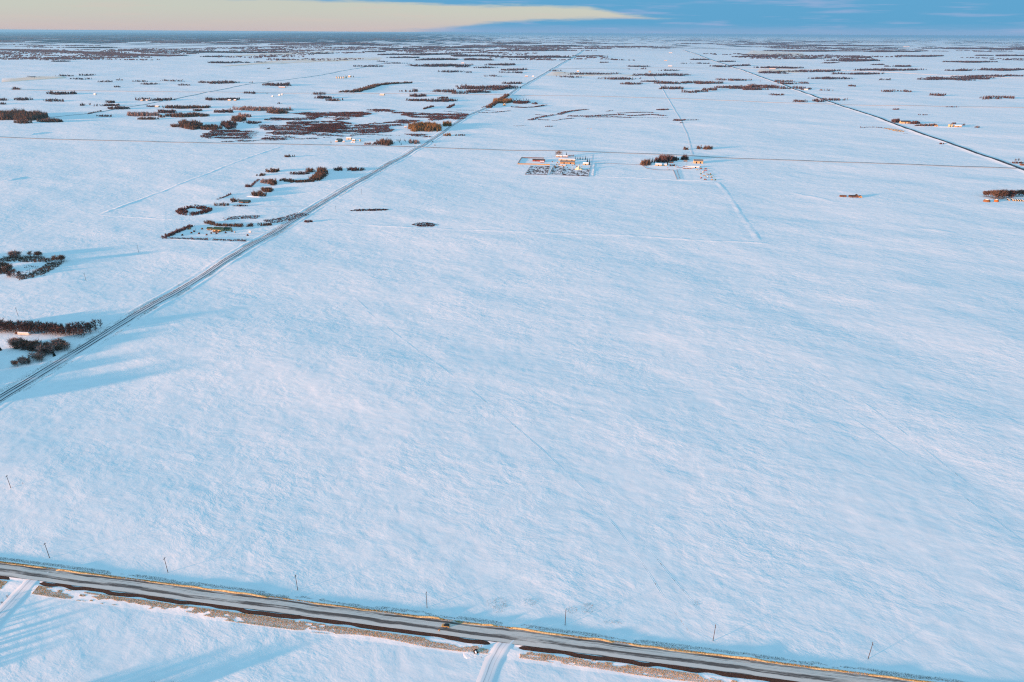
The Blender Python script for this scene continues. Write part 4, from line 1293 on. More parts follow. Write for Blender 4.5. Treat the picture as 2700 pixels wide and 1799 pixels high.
M_ = {
    'yellow': simple('sunlit_cream_siding', (0.46, 0.36, 0.19), 0.7, 0.15, 0.8),
    'tan': simple('tan_boards', (0.40, 0.26, 0.12), 0.85, 0.25, 1.2),
    'brown': simple('brown_boards', (0.16, 0.085, 0.05), 0.85, 0.3, 1.2),
    'redb': simple('barn_red_boards', (0.26, 0.06, 0.035), 0.8, 0.25, 1.2),
    'white': simple('white_siding', (0.62, 0.60, 0.56), 0.6, 0.08, 0.8),
    'green': simple('green_roof_metal', (0.030, 0.075, 0.045), 0.55, 0.3, 0.5),
    'teal': simple('teal_roof_metal', (0.035, 0.085, 0.10), 0.55, 0.25, 0.5),
    'grey': simple('grey_roof_metal', (0.20, 0.19, 0.18), 0.5, 0.2, 0.5),
    'roofd': simple('dark_shingles', (0.055, 0.048, 0.045), 0.9, 0.3, 1.0),
    'snowcap': simple('roof_snow', (0.84, 0.85, 0.87), 0.9, 0.04, 0.6),
    'dark': simple('dark_opening', (0.018, 0.016, 0.016), 0.8, 0.2, 1.0),
    'glass': simple('window_glass', (0.03, 0.035, 0.045), 0.12, 0.1, 1.0, spec=0.5),
    'steel': simple('galvanised_steel', (0.42, 0.40, 0.37), 0.4, 0.15, 0.6, metallic=0.4),
    'bin': simple('pale_bin_steel', (0.52, 0.44, 0.28), 0.45, 0.12, 0.6),
    'hay': simple('hay', (0.36, 0.25, 0.10), 0.95, 0.3, 2.0),
    'hayb': simple('weathered_hay', (0.20, 0.10, 0.045), 0.95, 0.35, 0.6),
    'hayo': simple('rust_orange_hay', (0.34, 0.12, 0.035), 0.95, 0.35, 0.6),
    'redp': simple('red_machine_paint', (0.42, 0.05, 0.02), 0.5, 0.15, 1.0, spec=0.4),
    'rust': simple('rusty_iron', (0.16, 0.07, 0.04), 0.85, 0.35, 2.0),
    'greenp': simple('green_machine_paint', (0.04, 0.13, 0.05), 0.5, 0.15, 1.0, spec=0.4),
    'pole': simple('weathered_pole_wood', (0.055, 0.042, 0.040), 0.9, 0.3, 3.0),
    'tyre': simple('tyre_rubber', (0.016, 0.016, 0.017), 0.85, 0.2, 3.0),
    'carp': simple('gold_car_paint', (0.36, 0.25, 0.09), 0.35, 0.08, 1.0, spec=0.5),
    'black': simple('black_roof_paint', (0.015, 0.015, 0.018), 0.4, 0.1, 1.0, spec=0.4),
    'lamp': simple('lamp_lens', (0.75, 0.72, 0.62), 0.2, 0.05, 1.0, spec=0.5),
    'lampr': simple('tail_lens', (0.35, 0.02, 0.02), 0.2, 0.05, 1.0, spec=0.5),
    'rock': simple('dark_boulder', (0.022, 0.020, 0.022), 0.9, 0.4, 1.5),
    'fence': simple('fence_boards', (0.13, 0.07, 0.05), 0.9, 0.3, 2.0),
    'fenceg': simple('weathered_windbreak_boards', (0.36, 0.25, 0.11), 0.9, 0.25, 1.5),
}


def place(name, xy, rz=0.0, label=None, cat=None, group=None):
    e = link(bpy.data.objects.new(name, None))
    e.empty_display_size = 0.5
    e.location = (float(xy[0]), float(xy[1]), float(gz(xy[0], xy[1])))
    e.rotation_euler = (0, 0, rz)
    tag(e, label, cat, group)
    return e


GRID = _a1                      # section grid bearing


def barn(x0, x1, yf, depth, wall, roofh, mw, mr, label, cat='barn', name='barn', snow=0.0, doors=1, wins=3, rz=GRID, gable_x=False, group=None):
    """gabled building; front edge from pixel x0..x1 at y; ridge along x unless gable_x"""
    a, b = P(x0, yf), P(x1, yf)
    L = float(np.linalg.norm(b - a))
    c = (a + b) / 2
    D = depth
    e = place(name, c, rz, label, cat, group)
    x0_, x1_ = -L / 2, L / 2
    if not gable_x:
        MB().prism([(0, -0.3), (D, -0.3), (D, wall), (D / 2, wall + roofh), (0, wall)], x0_, x1_).build('wall', M_[mw], e)
        t = 0.22
        rf = MB().prism([(-0.5, wall - 0.15), (D / 2, wall + roofh + 0.05), (D + 0.5, wall - 0.15), (D + 0.5, wall - 0.15 + t), (D / 2, wall + roofh + 0.05 + t), (-0.5, wall - 0.15 + t)], x0_ - 0.5, x1_ + 0.5).build('roof', M_[mr], e)
        if snow > 0:
            MB().prism([(D / 2 - D * .48 * snow, wall + roofh * (1 - snow * .96) + t + .02), (D / 2, wall + roofh + t + .30), (D + 0.4, wall + t + .1), (D + 0.4, wall + t - .1), (D / 2, wall + roofh + t - .02)], x0_ - 0.4, x1_ + 0.4).build('roof_snow', M_['snowcap'], rf)
    else:
        MB().prism_y([(x0_, -0.3), (x1_, -0.3), (x1_, wall), (0, wall + roofh), (x0_, wall)], 0, D).build('wall', M_[mw], e)
        t = 0.22
        rf = MB().prism_y([(x0_ - 0.5, wall - 0.2), (0, wall + roofh + 0.05), (x1_ + 0.5, wall - 0.2), (x1_ + 0.5, wall - 0.2 + t), (0, wall + roofh + 0.05 + t), (x0_ - 0.5, wall - 0.2 + t)], -0.4, D + 0.4).build('roof', M_[mr], e)
        if snow > 0:
            MB().prism_y([(x0_ - 0.3, wall + .05), (0, wall + roofh + .45), (x1_ + 0.3, wall + .05), (0, wall + roofh + .2)], 0.0, D + 0.3).build('roof_snow', M_['snowcap'], rf)
    for k in range(doors):
        dx = x0_ + L * (k + 0.6) / (doors + 0.2) if doors else 0
        dw = min(3.2, L * .2)
        MB().box(dx - dw / 2, dx + dw / 2, -0.06, 0.02, 0.0, wall * .78).build('door', M_['dark'], e)
    for k in range(wins):
        wx = x0_ + L * (k + .5) / wins
        w_ = MB().box(wx - .75, wx + .75, -0.05, 0.015, wall * .42, wall * .42 + 1.1).build('window', M_['glass'], e)
        MB().box(wx - .95, wx + .95, -0.09, -0.055, wall * .42 - .14, wall * .42 - .0).build('sill', M_['white'], w_)
    return e


def quonset(x0, x1, yf, depth, h, mw, label, rz=GRID):
    a, b = P(x0, yf), P(x1, yf)
    L = float(np.linalg.norm(b - a))
    e = place('round_roof_shed', (a + b) / 2, rz, label, 'shed')
    arc = [(depth / 2 - math.cos(math.pi * k / 10) * depth / 2, -.2 + math.sin(math.pi * k / 10) * (h + .2)) for k in range(11)]
    MB().prism(arc, -L / 2, L / 2).build('shell', M_[mw], e, False)
    MB().box(L / 2 - .02, L / 2 + .08, depth * .3, depth * .7, 0, h * .6).build('door', M_['dark'], e)
    return e


def bin_(x, y, r, h, label, mw='bin', group=None):
    e = place('grain_bin', P(x, y), 0, label, 'bin', group)
    MB().lathe([(r, -.2), (r, h * .33), (r * 1.015, h * .34), (r, h * .35), (r, h * .66), (r * 1.015, h * .67), (r, h * .68), (r, h)], 18).build('wall', M_[mw], e, True)
    MB().lathe([(r * 1.05, h), (r * .25, h + r * .55), (r * .2, h + r * .6)], 18).build('roof', M_['steel'], e)
    MB().box(-.5, .5, -r - .05, -r + .15, .3, 2.0).build('door', M_['dark'], e)
    return e


def fence(pts, label, h=1.6, boards=3, mw='fence', name='fence', step=4.0, solid=False):
    W, s = resample(PP(pts), step)
    e = place(name, W[0], 0, label, 'fence')
    ez = e.location.z
    loc = np.stack([W[:, 0] - W[0, 0], W[:, 1] - W[0, 1], gz(W[:, 0], W[:, 1]) - ez], -1)
    pm = None
    for p in loc:
        if pm is None:
            pm = MB().box(-.09, .09, -.09, .09, -.3, h + .1).build('post', M_[mw], e)
            pm.location = p
        else:
            q = pm.copy()
            link(q, e)
            q.location = p
    for k in range(1 if solid else boards):
        m = MB()
        z0 = 0.05 if solid else 0.35 + (h - .45) * k / max(1, boards - 1) - .11
        z1 = h if solid else z0 + .24
        for p, q in zip(loc[:-1], loc[1:]):
            d = (q - p)[:2]
            n = np.array([-d[1], d[0]]) / (np.linalg.norm(d) + 1e-9) * .04
            vs = []
            for z in (0, 1):
                for pt, sg in ((p, 1), (q, 1), (q, -1), (p, -1)):
                    vs.append((pt[0] + n[0] * sg, pt[1] + n[1] * sg, pt[2] + (z1 if z else z0)))
            m.add(vs, [(3, 2, 1, 0), (4, 5, 6, 7), (0, 1, 5, 4), (1, 2, 6, 5), (2, 3, 7, 6), (3, 0, 4, 7)])
        m.build('board_wall' if solid else 'rail', M_[mw], e)
    return e


def yard(poly, label, dens=(0.46, 0.56)):
    """trampled corral ground: snow broken by bare dark soil"""
    W = PP(poly)
    c = W.mean(0)
    me_v, me_f = [], []
    n = 14
    # bilinear patch from four corners
    A, B, C_, D = W
    for i in range(n + 1):
        for j in range(n + 1):
            u, v = i / n, j / n
            p = (A * (1 - u) + B * u) * (1 - v) + (D * (1 - u) + C_ * u) * v
            me_v.append((p[0], p[1], float(gz(p[0], p[1])) + .12))
    for i in range(n):
        for j in range(n):
            q = i * (n + 1) + j
            me_f.append((q, q + n + 1, q + n + 2, q + 1))
    o = link(bpy.data.objects.new('corral_ground', mesh_np('corral_ground', np.array(me_v), np.array(me_f), M_YARD, True, 4)))
    tag(o, kind='structure')


M_YARD, _nt, _b = mat('trampled_snow_and_soil')
_g = N(_nt, 'ShaderNodeNewGeometry')
_mp = N(_nt, 'ShaderNodeMapping', inp={'Scale': (0.14, 0.06, 1.0)})
_nt.links.new(_g.outputs['Position'], _mp.inputs['Vector'])
_n = N(_nt, 'ShaderNodeTexNoise', inp={'Scale': 1.0, 'Detail': 6.0, 'Roughness': 0.75})
_nt.links.new(_mp.outputs[0], _n.inputs['Vector'])
_r = N(_nt, 'ShaderNodeMapRange', inp={1: 0.46, 2: 0.55})
_nt.links.new(_n.outputs[0], _r.inputs[0])
_nt.links.new(mixc(_nt, _r.outputs[0], (0.80, 0.81, 0.84), (0.085, 0.040, 0.03)), _b.inputs['Base Color'])

# ---- cattle farm left of the centre lane
yard([(1386, 458), (1442, 459), (1450, 438), (1401, 437)], 'a')
yard([(1449, 458.5), (1476, 459), (1488, 441), (1461, 437)], 'b')
yard([(1480, 460), (1551, 464), (1556, 446), (1486, 445)], 'c')
fence([(1384.7, 459), (1400, 436.5)], 'dark rail fence on the west side of the cattle corral')
fence([(1384.7, 459), (1442.7, 459.8), (1450.5, 437)], 'dark rail fence round the front of the western corral')
fence([(1448.8, 459), (1461, 436)], 'dark rail fence on the west side of the middle corral')
fence([(1476, 459.5), (1489, 441)], 'dark rail fence between the middle and eastern corrals')
fence([(1478, 461), (1551.5, 464.6), (1556.5, 438)], 'dark rail fence round the eastern corral')
fence([(1364.8, 433), (1392, 433.6), (1413, 434.1), (1450, 435.8)], 'tall golden board windbreak in front of the cattle barn', 2.8, 1, 'fenceg', 'windbreak', 5, True)
fence([(1364.8, 433), (1374.8, 417.5), (1434, 419)], 'brown board windbreak at the back of the cattle yard', 2.4, 1, 'fence', 'windbreak', 5, True)
fence([(1569, 430.5), (1566, 447), (1564.5, 464)], 'thin fence along the lane right of the cattle farm', 1.3, 2)
fence([(1569.5, 430.5), (1620, 432), (1694, 434.5)], 'thin fence across the field between the two farms', 1.2, 2)
barn(1404, 1436, 426.5, 10, 3.4, 2.2, 'redb', 'roofd', 'long low red cattle barn with dark roof', snow=0.0, wins=4, doors=2)
barn(1477, 1514.5, 433.2, 14, 4.4, 3.4, 'tan', 'grey', 'long tan barn with grey roof beside the hay pile', wins=5, doors=2)
barn(1473, 1516, 424.6, 7, 3.2, 1.2, 'yellow', 'snowcap', 'long snow-roofed feed shed behind the tan barn', 'shed', 'shed', wins=0, doors=3)
barn(1475, 1491, 438, 5, 1.8, .8, 'tan', 'snowcap', 'low tan feeder shed in front of the tan barn', 'shed', 'shed', wins=0, doors=1)
barn(1466, 1482, 416.3, 9, 3.0, 2.4, 'tan', 'snowcap', 'tan farmhouse under bare trees behind the barns', 'house', 'farmhouse', wins=4, doors=1)
barn(1484, 1496, 416.6, 8, 2.8, 2.2, 'brown', 'snowcap', 'brown garage right of the tan farmhouse', 'shed', 'garage', wins=1, doors=1)
barn(1537, 1551, 435.4, 9, 3.6, 2.6, 'yellow', 'snowcap', 'small yellow house beside the two tall spruces', 'house', 'farmhouse', wins=3, doors=1)
barn(1424, 1434, 429, 6, 2.4, 1.2, 'redb', 'snowcap', 'small red lean-to at the east end of the cattle barn', 'shed', 'shed', wins=0, doors=1)
# pale straw heap
_c = P(1527, 448)
n1, n2 = 26, 16
vv, ff = [], []
for i in range(n1 + 1):
    for j in range(n2 + 1):
        u, v = i / n1 * 2 - 1, j / n2 * 2 - 1
        hgt = max(0, 1 - u * u) ** .8 * max(0, 1 - v * v) ** .7 * (5.0 + 5.0 * math.exp(-((u + .08) / .22) ** 2)) * (1 + .12 * math.sin(9 * u + 4 * v) + .1 * math.sin(17 * u * v + 3))
        vv.append((_c[0] + u * 11 + v * 1.0, _c[1] + 6 + v * 7, float(gz(_c[0], _c[1])) - .1 + hgt))
for i in range(n1):
    for j in range(n2):
        q = i * (n2 + 1) + j
        ff.append((q, q + n2 + 1, q + n2 + 2, q + 1))
tag(link(bpy.data.objects.new('straw_heap', mesh_np('straw_heap', np.array(vv), np.array(ff), simple('snowy_straw', (0.72, 0.62, 0.44), .95, .12, .5), True, 4))), 'pointed pale straw heap in the corner of the eastern corral', 'heap')
for i, (x, y, h) in enumerate(((1516.7, 421.5, 10), (1523, 421.6, 8), (1527, 421.8, 8), (1530.5, 422, 9), (1536.6, 422, 10), (1543.8, 422, 12))):
    put_tree('spruce', P(x, y), h, 'small spruce in the straight row behind the tan barn', 'spruce row of the cattle farm', .8, r_)
put_tree('spruce', P(1548.5, 428), 13, 'left of the two tall dark spruces beside the yellow house', None, .9, r_)
put_tree('spruce', P(1554, 434.5), 18, 'taller right-hand spruce beside the yellow house at the lane', None, .75, r_)
put_tree('spruce', P(1493.5, 415), 14, 'pointed dark spruce beside the brown garage', None, 1.0, r_)
for x, y in ((1467, 415), (1471, 414), (1475, 414.5), (1479, 415), (1473, 413)):
    put_tree('gold', P(x, y), 14 + r_.normal(), 'bare golden-brown yard tree behind the tan farmhouse', 'yard trees of the cattle farm', 1.3, r_)
for x in (1498, 1501, 1504.5, 1508, 1512):
    put_tree('grey', P(x, 417), 6.5, 'thin grey tree right of the brown garage', 'grey yard trees of the cattle farm', .9, r_)

# ---- second farm right of the centre lane
barn(1728.5, 1744, 437.5, 9, 3.4, 2.2, 'yellow', 'snowcap', 'yellow farmhouse with snowy roof left of the porch wing', 'house', 'farmhouse', wins=3, doors=1)
barn(1744.6, 1758, 437.2, 8, 2.8, 1.8, 'yellow', 'snowcap', 'lower yellow wing house beside the leaning dark spruce', 'house', 'farmhouse', wins=3, doors=1)
barn(1830, 1853, 432.2, 18, 6.0, 3.6, 'yellow', 'grey', 'big yellow machine shed with grey roof', 'shed', 'machine_shed', wins=0, doors=2)
barn(1824.6, 1843, 443.6, 6, 3.2, 1.0, 'white', 'snowcap', 'long cream storage shed below the big yellow shed', 'shed', 'shed', wins=0, doors=1)
barn(1807, 1824, 440.6, 4, 1.4, .5, 'white', 'snowcap', 'low white snow-roofed lean-to left of the cream shed', 'shed', 'shed', wins=0, doors=0)
barn(1802, 1825, 446, 5, 2.0, .7, 'brown', 'snowcap', 'long brown open shed facing the small paddock', 'shed', 'shed', wins=0, doors=3)
barn(1764, 1775, 430.5, 7, 2.6, 1.6, 'brown', 'teal', 'small dark teal-roofed cabin among the farm trees', 'house', 'cabin', wins=1, doors=1)
quonset(1803, 1812, 427.5, 9, 4.2, 'grey', 'small grey round-roofed shed in the dark bushes')
fence([(1693, 436), (1705, 443.5), (1735, 448.2), (1776, 449)], 'curved dark rail fence round the front of the yellow farmhouse', 1.3, 3)
fence([(1776, 449), (1785, 473)], 'rail fence on the left of the farm lane', 1.2, 3)
fence([(1784, 446), (1793, 472.5)], 'rail fence on the right of the farm lane', 1.2, 3)
fence([(1784, 443), (1802, 443.5), (1807, 438)], 'rail fence in front of the white lean-to', 1.4, 3)
bluff(in_ell(ell(1689, 1716, 437, 45), 3.4, r4, .2), 10, M_TWIG, 'orange-lit bare bushes at the west end of the second farm', r=r4)
bluff(in_ell(ell(1728, 1776, 430, 55), 3.4, r4, .2), 11, M_TWIGD, 'dark bare trees behind the yellow farmhouse', r=r4)
bluff(in_ell(ell(1772, 1790, 426, 30), 3.6, r4, .2), 6, M_TWIGD, 'small dark bushes right of the teal-roofed cabin', r=r4)
bluff(in_ell(ell(1795, 1816, 424, 26), 3.2, r4, .2), 9, M_TWIGD, 'dark thicket left of the big yellow shed', r=r4)
bluff(in_ell(ell(1764, 1780, 439, 10), 3.0, r4, .2), 4, M_TWIG, 'two orange-brown bushes right of the yellow farmhouse', cat='shrub', r=r4)
for i, (x, y, h) in enumerate(((1709, 431, 13), (1713, 429, 15), (1717, 430.5, 12), (1720.5, 428.5, 15), (1725, 430, 12))):
    put_tree('spruce', P(x, y), h, 'dark spruce in the clump west of the yellow farmhouse', 'spruce clump of the second farm', .9, r_)
put_tree('spruce', P(1736, 429), 13, 'dark spruce directly behind the yellow farmhouse', None, 1.0, r_)
put_tree('spruce', P(1759.5, 435), 14, 'leaning dark spruce at the right end of the yellow farmhouse', None, 1.0, r_)


def implement(x, y, L, mw, label, rz=0.0, group=None):
    """small farm machine: frame, box and wheels"""
    e = place('farm_implement', P(x, y), rz, label, 'machine', group)
    MB().box(-L / 2, L / 2, -.9, .9, .9, 1.3).build('frame', M_[mw], e)
    MB().prism([(-1.0, 1.3), (1.0, 1.3), (1.2, 2.5), (-1.2, 2.5)], -L * .35, L * .2).build('hopper', M_[mw], e)
    MB().box(-L / 2 - 1.6, -L / 2, -.12, .12, .8, 1.0).build('hitch', M_['rust'], e)
    for sx in (-.25, .3):
        for sy in (-1, 1):
            w_ = MB().lathe([(.62, -.16), (.62, .16)], 10, (L * sx, sy * 1.05, .6), 'y').build('wheel', M_['tyre'], e)
    return e


r5 = np.random.default_rng(5)
implement(1860.5, 451, 9, 'redp', 'bright red grain truck at the top of the machinery yard', 0)
for i, (x, y, L, mw, lb) in enumerate(((1838, 449.5, 5, 'yellow', 'small yellow machine below the cream shed'), (1848, 446.3, 8, 'rust', 'dark rusty implement left of the red grain truck'), (1861, 446.8, 8, 'rust', 'dark rusty implement behind the red grain truck'), (1855, 455, 6, 'white', 'white implement below the red grain truck'), (1848, 459.5, 5, 'greenp', 'dark machine on the left of the machinery yard'), (1857, 464, 7, 'yellow', 'yellow machine in the middle of the machinery yard'), (1866, 461, 6, 'steel', 'grey steel implement right of the yellow machine'), (1873.5, 462, 6, 'greenp', 'green-black implement on the right of the machinery yard'), (1849, 470, 5, 'redp', 'red implement at the lower left of the machinery yard'), (1866, 467.5, 6, 'white', 'pale implement below the grey steel one'), (1876, 468, 5, 'yellow', 'yellow implement at the right of the machinery yard'), (1860, 474, 8, 'rust', 'long rusty implement at the bottom of the machinery yard'), (1877.5, 474.5, 5, 'tan', 'tan implement at the bottom right corner of the machinery yard'), (1886, 474.8, 6, 'greenp', 'dark implement at the far right end of the machinery yard'))):
    implement(x, y, L, mw, lb, r5.normal() * .6)

# ---- green-roofed farm on the left of the range road
barn(545, 556.5, 606, 7, 2.8, 1.8, 'tan', 'green', 'smallest of the three green-roofed farm buildings', wins=2, doors=1)
barn(560, 582.5, 610.5, 14, 4.0, 2.8, 'yellow', 'green', 'largest green-roofed barn with yellow front', wins=4, doors=1)
barn(589.5, 606, 607.5, 9, 3.0, 2.4, 'yellow', 'green', 'right green-roofed building with pale front', wins=3, doors=1)
barn(561, 577, 612.2, 2.2, 1.6, .3, 'brown', 'brown', 'low brown lean-to at the front of the largest green-roofed barn', 'shed', 'shed', wins=0, doors=1)
barn(494.5, 500.5, 604.4, 4, 2.2, 1.2, 'tan', 'roofd', 'tiny orange-lit shed against the slanting hedge', 'shed', 'shed', wins=0, doors=1)
bin_(619.5, 612, 1.1, 2.6, 'small white tank right of the green-roofed buildings', 'white')
implement(612, 609.5, 3.5, 'rust', 'dark implement beside the right green-roofed building', .4)
barn(656.5, 661, 611.8, 2.4, 2.3, .5, 'white', 'snowcap', 'small white box shed standing alone near the range road', 'shed', 'shed', wins=0, doors=1)
for i, (x, y) in enumerate(((533, 603.6), (481, 621), (505, 614.5), (512, 610.5), (557, 615.5), (571, 616), (545, 620), (653, 620.5), (525, 616.5), (595, 613.5))):
    implement(x, y, 3.0, 'rust', 'small dark scrap machine half buried in the green-roofed farmyard snow', r5.random() * 3, 'scrap in the green-roofed farmyard')
barn(629.5, 655.5, 535.6, 11, 2.6, 2.6, 'brown', 'teal', 'teal-roofed farmhouse beside the brown thicket', 'house', 'farmhouse', wins=3, doors=1)
o_ = ribbon('snow_ridge', PP([(650, 516), (668, 519), (690, 519.5)]), [(-3, -.1), (-1, .9), (0, 1.2), (1.5, .8), (4, -.1)], m_snow2, 3, 2, .3, .4, taper=5)
tag(o_, kind='structure')

# ---- farm by the first crossroads
barn(887, 900, 374.6, 14, 5, 4, 'teal', 'teal', 'teal barn of the farm beside the marsh', wins=1, doors=1)
barn(884, 890, 375.6, 6, 3, 1.5, 'tan', 'snowcap', 'small orange-lit shed left of the teal barn', 'shed', 'shed', wins=0)
barn(913, 926, 368.6, 10, 4, 2.5, 'yellow', 'snowcap', 'yellow shed behind the teal barn', 'shed', 'shed', wins=1)
barn(928, 936, 373.4, 9, 3.6, 2.2, 'yellow', 'snowcap', 'small yellow house beside the pale bin', 'house', 'farmhouse', wins=2)
barn(925, 936, 377.3, 5, 2.0, .9, 'white', 'snowcap', 'low white trailer shed below the small yellow house', 'shed', 'shed', wins=0)
barn(903.5, 908.5, 376, 5, 2.4, 1.2, 'yellow', 'snowcap', 'tiny yellow shed right of the teal barn', 'shed', 'shed', wins=0)
bin_(950.3, 374, 2.4, 6, 'pale bin right of the small yellow house')
put_tree('spruce', P(873, 377.5), 9, 'small dark spruce left of the teal barn', None, .9, r_)
for i, (x, y, h) in enumerate(((1030, 372, 8), (1047, 373, 9), (1052, 374, 9), (1056, 372, 8), (1066, 372, 8), (1069, 374, 8), (1054, 377, 9), (1058, 383, 9), (1040, 379, 6), (1036, 376, 7))):
    put_tree('spruce', P(x, y), h, 'dark spruce among the snowy yard trees left of the first crossroads', 'spruces left of the first crossroads', .9, r_)
implement(1141, 376, 6, 'rust', 'dark machine in a snowbank right of the first crossroads', .6)
implement(1147, 384, 5, 'rust', 'second dark machine just above the cross road right of the crossroads', 0)
barn(1066, 1072, 336, 6, 3, 1.5, 'tan', 'snowcap', 'tiny tan shed left of the golden willow wood', 'shed', 'shed', wins=0)
barn(1326, 1333, 278, 12, 7, 4, 'yellow', 'snowcap', 'bright yellow house in front of the second crossroads trees', 'house', 'farmhouse', wins=2, gable_x=True)

# ---- little farm in the open field on the right
barn(2216, 2231, 520, 7, 2.0, 1.4, 'brown', 'brown', 'low brown shed left of the field farm', 'shed', 'shed', wins=1)
barn(2240, 2255.6, 521.5, 8, 2.6, 1.8, 'brown', 'roofd', 'brown dark-roofed shed of the small field farm', 'shed', 'shed', wins=2, doors=1)
barn(2256.2, 2264.6, 521.8, 10, 3.0, 2.8, 'brown', 'roofd', 'brown gable-fronted barn of the small field farm', gable_x=True, snow=.0, wins=0)
barn(2266, 2272.5, 522.4, 6, 2.4, 1.8, 'tan', 'brown', 'tiny round-topped tan shed at the right of the field farm', 'shed', 'shed', wins=0, gable_x=True)

# ---- bale yard at the right edge
def hay_stack(x, y, w_, h, mw, label):
    e = place('hay_stack', P(x, y), 0, label, 'hay stack')
    MB().lathe([(w_ * .5, -.2), (w_ * .52, h * .25), (w_ * .46, h * .6), (w_ * .3, h * .88), (w_ * .08, h)], 14).build('stack', M_[mw], e, True)
    MB().lathe([(w_ * .31, h * .90), (w_ * .18, h * .99), (w_ * .05, h * 1.04)], 12).build('snow_cap', M_['snowcap'], e, True)
    return e


hay_stack(2601, 533.5, 13, 5.5, 'hayb', 'brown rounded hay stack left of the orange one')
hay_stack(2626, 533.5, 9, 5.5, 'hayo', 'rust-orange hay stack beside the bale rows')
_bale = None
for i, (x, y, nb_) in enumerate(((2661, 531, 8), (2672, 531, 8), (2678, 531.8, 8), (2685, 532, 8), (2691, 532.2, 8), (2697.5, 532.4, 8))):
    a, b = P(x, y), P(x - 12, y - 9)
    d = (b - a) / np.linalg.norm(b - a)
    ang_ = math.atan2(d[1], d[0])
    e = place('bale_row', a, ang_, ('leftmost snow-topped row of round bales with a golden end' if i == 0 else 'snow-topped row of round bales with a golden end by the right edge'), 'bale row', None if i == 0 else 'bale rows by the right edge')
    for k in range(nb_):
        if _bale is None:
            _bale = MB().lathe([(1.05, -.02), (1.2, .15), (1.2, 1.75), (1.05, 1.9)], 14, (0, 0, 0), 'x').build('bale', M_['hay'], e, True)
            q = _bale
        else:
            q = _bale.copy()
            link(q, e)
        q.location = (k * 2.0, 0, 1.15)
    MB().prism([(-1.0, 1.75), (-.6, 2.25), (0, 2.5), (.6, 2.25), (1.0, 1.75)], .25, nb_ * 2.0).build('snow_cap', M_['snowcap'], e)

# ---- farm beyond the highway
barn(2376, 2399, 326.3, 16, 6, 4, 'yellow', 'roofd', 'long yellow barn beyond the highway', wins=4, doors=1)
bin_(2502.5, 335.5, 4.5, 9, 'left of two pale bins beyond the highway')
bin_(2508.5, 335.5, 4.5, 9, 'right of two pale bins beyond the highway')
barn(2518, 2534, 336.3, 12, 4, 3, 'tan', 'snowcap', 'pale tan shed right of the two bins', 'shed', 'shed', wins=0)
barn(2466, 2472, 334.5, 8, 4, 3, 'tan', 'roofd', 'small tan gable end right of the brown windbreak', 'shed', 'shed', wins=0, gable_x=True)
for x, y in ((2676, 430), (2684, 429)):
    put_tree('aspen', P(x, y), 10, 'pinkish bare tree behind the highway junction hedge', 'trees at the highway junction', 1.0, r_)
barn(2694, 2712, 437, 10, 3, 1.5, 'brown', 'roofd', 'dark brown shed cut by the right edge at the highway junction', 'shed', 'shed', wins=0)

# ---- farms scattered on the far plain
FARM_FAR = [
    (886, 890, 207, 8, 12, 'bin'), (892, 896, 207, 8, 12, 'bin'), (898, 902, 207, 8, 12, 'bin'), (904, 908, 207, 8, 12, 'bin'), (911, 915, 206.6, 8, 12, 'bin'), (918, 924, 205, 14, 12, 'yellow'),
    (1001, 1013, 251.5, 14, 8, 'yellow'), (370, 376, 266, 10, 6, 'tan'), (383, 396, 265, 12, 6, 'white'), (408, 418, 282.5, 12, 6, 'yellow'), (600, 608, 265.5, 12, 6, 'yellow'), (616, 622, 265.5, 10, 6, 'tan'), (873, 896, 267, 12, 6, 'tan'), (734, 752, 231, 16, 6, 'tan'), (247, 252, 251, 10, 9, 'white'), (716, 720, 256, 10, 6, 'white'), (734, 739, 253, 10, 7, 'white'), (741, 745, 251, 10, 7, 'white'),
    (1968, 1980, 229, 16, 9, 'yellow'), (1985, 1996, 228, 16, 7, 'tan'), (2004, 2012, 231, 14, 8, 'tan'), (2121, 2130, 238, 14, 7, 'white'), (1384, 1392, 202.5, 16, 7, 'tan'), (1403, 1408, 203, 14, 7, 'white'), (1764, 1772, 140.5, 24, 12, 'yellow'), (1752, 1759, 160, 20, 9, 'tan'), (1762, 1772, 176, 20, 9, 'yellow'), (1216, 1224, 168, 18, 9, 'tan'), (2030, 2044, 183, 16, 8, 'tan'), (2384, 2396, 124.5, 30, 12, 'white'), (1710, 1716, 192, 16, 14, 'steel'), (1521, 1526, 190.5, 20, 12, 'yellow'),
]
LB2 = {'bin': 'tall pale bin in the row on the far left plain', 'yellow': 'tiny sunlit yellow farm building far out on the plain', 'tan': 'tiny tan farm building far out among the bluffs', 'white': 'tiny pale farm building far out on the plain', 'steel': 'tall grey silo far out beside the northern lane'}
for x0, x1, y, dp, h, mw in FARM_FAR:
    if mw == 'bin':
        r_px = float(np.linalg.norm(P(x1, y) - P(x0, y))) / 2
        bin_((x0 + x1) / 2, y, r_px, h, LB2['bin'], 'bin', 'bin row on the far left plain')
    else:
        barn(x0, x1, y, dp, h * .65, h * .45, mw, 'snowcap' if mw != 'steel' else 'steel', LB2[mw], 'shed', 'far_farm_building', wins=0, doors=0, group='tiny %s farm buildings on the far plain' % mw)
for x, y in ((912, 205), (918, 204), (926, 204.5), (932, 205)):
    put_tree('spruce', P(x, y), 16, 'dark spruce beside the row of bins on the far left plain', 'spruces beside the far bins', 1.6, r_)
for x, y in ((937, 238), (944, 237), (951, 235), (958, 233), (965, 231)):
    put_tree('spruce', P(x, y), 14, 'tall dark spruce on the long bent wood left of the second crossroads', 'spruces of the long bent wood', 1.4, r_)
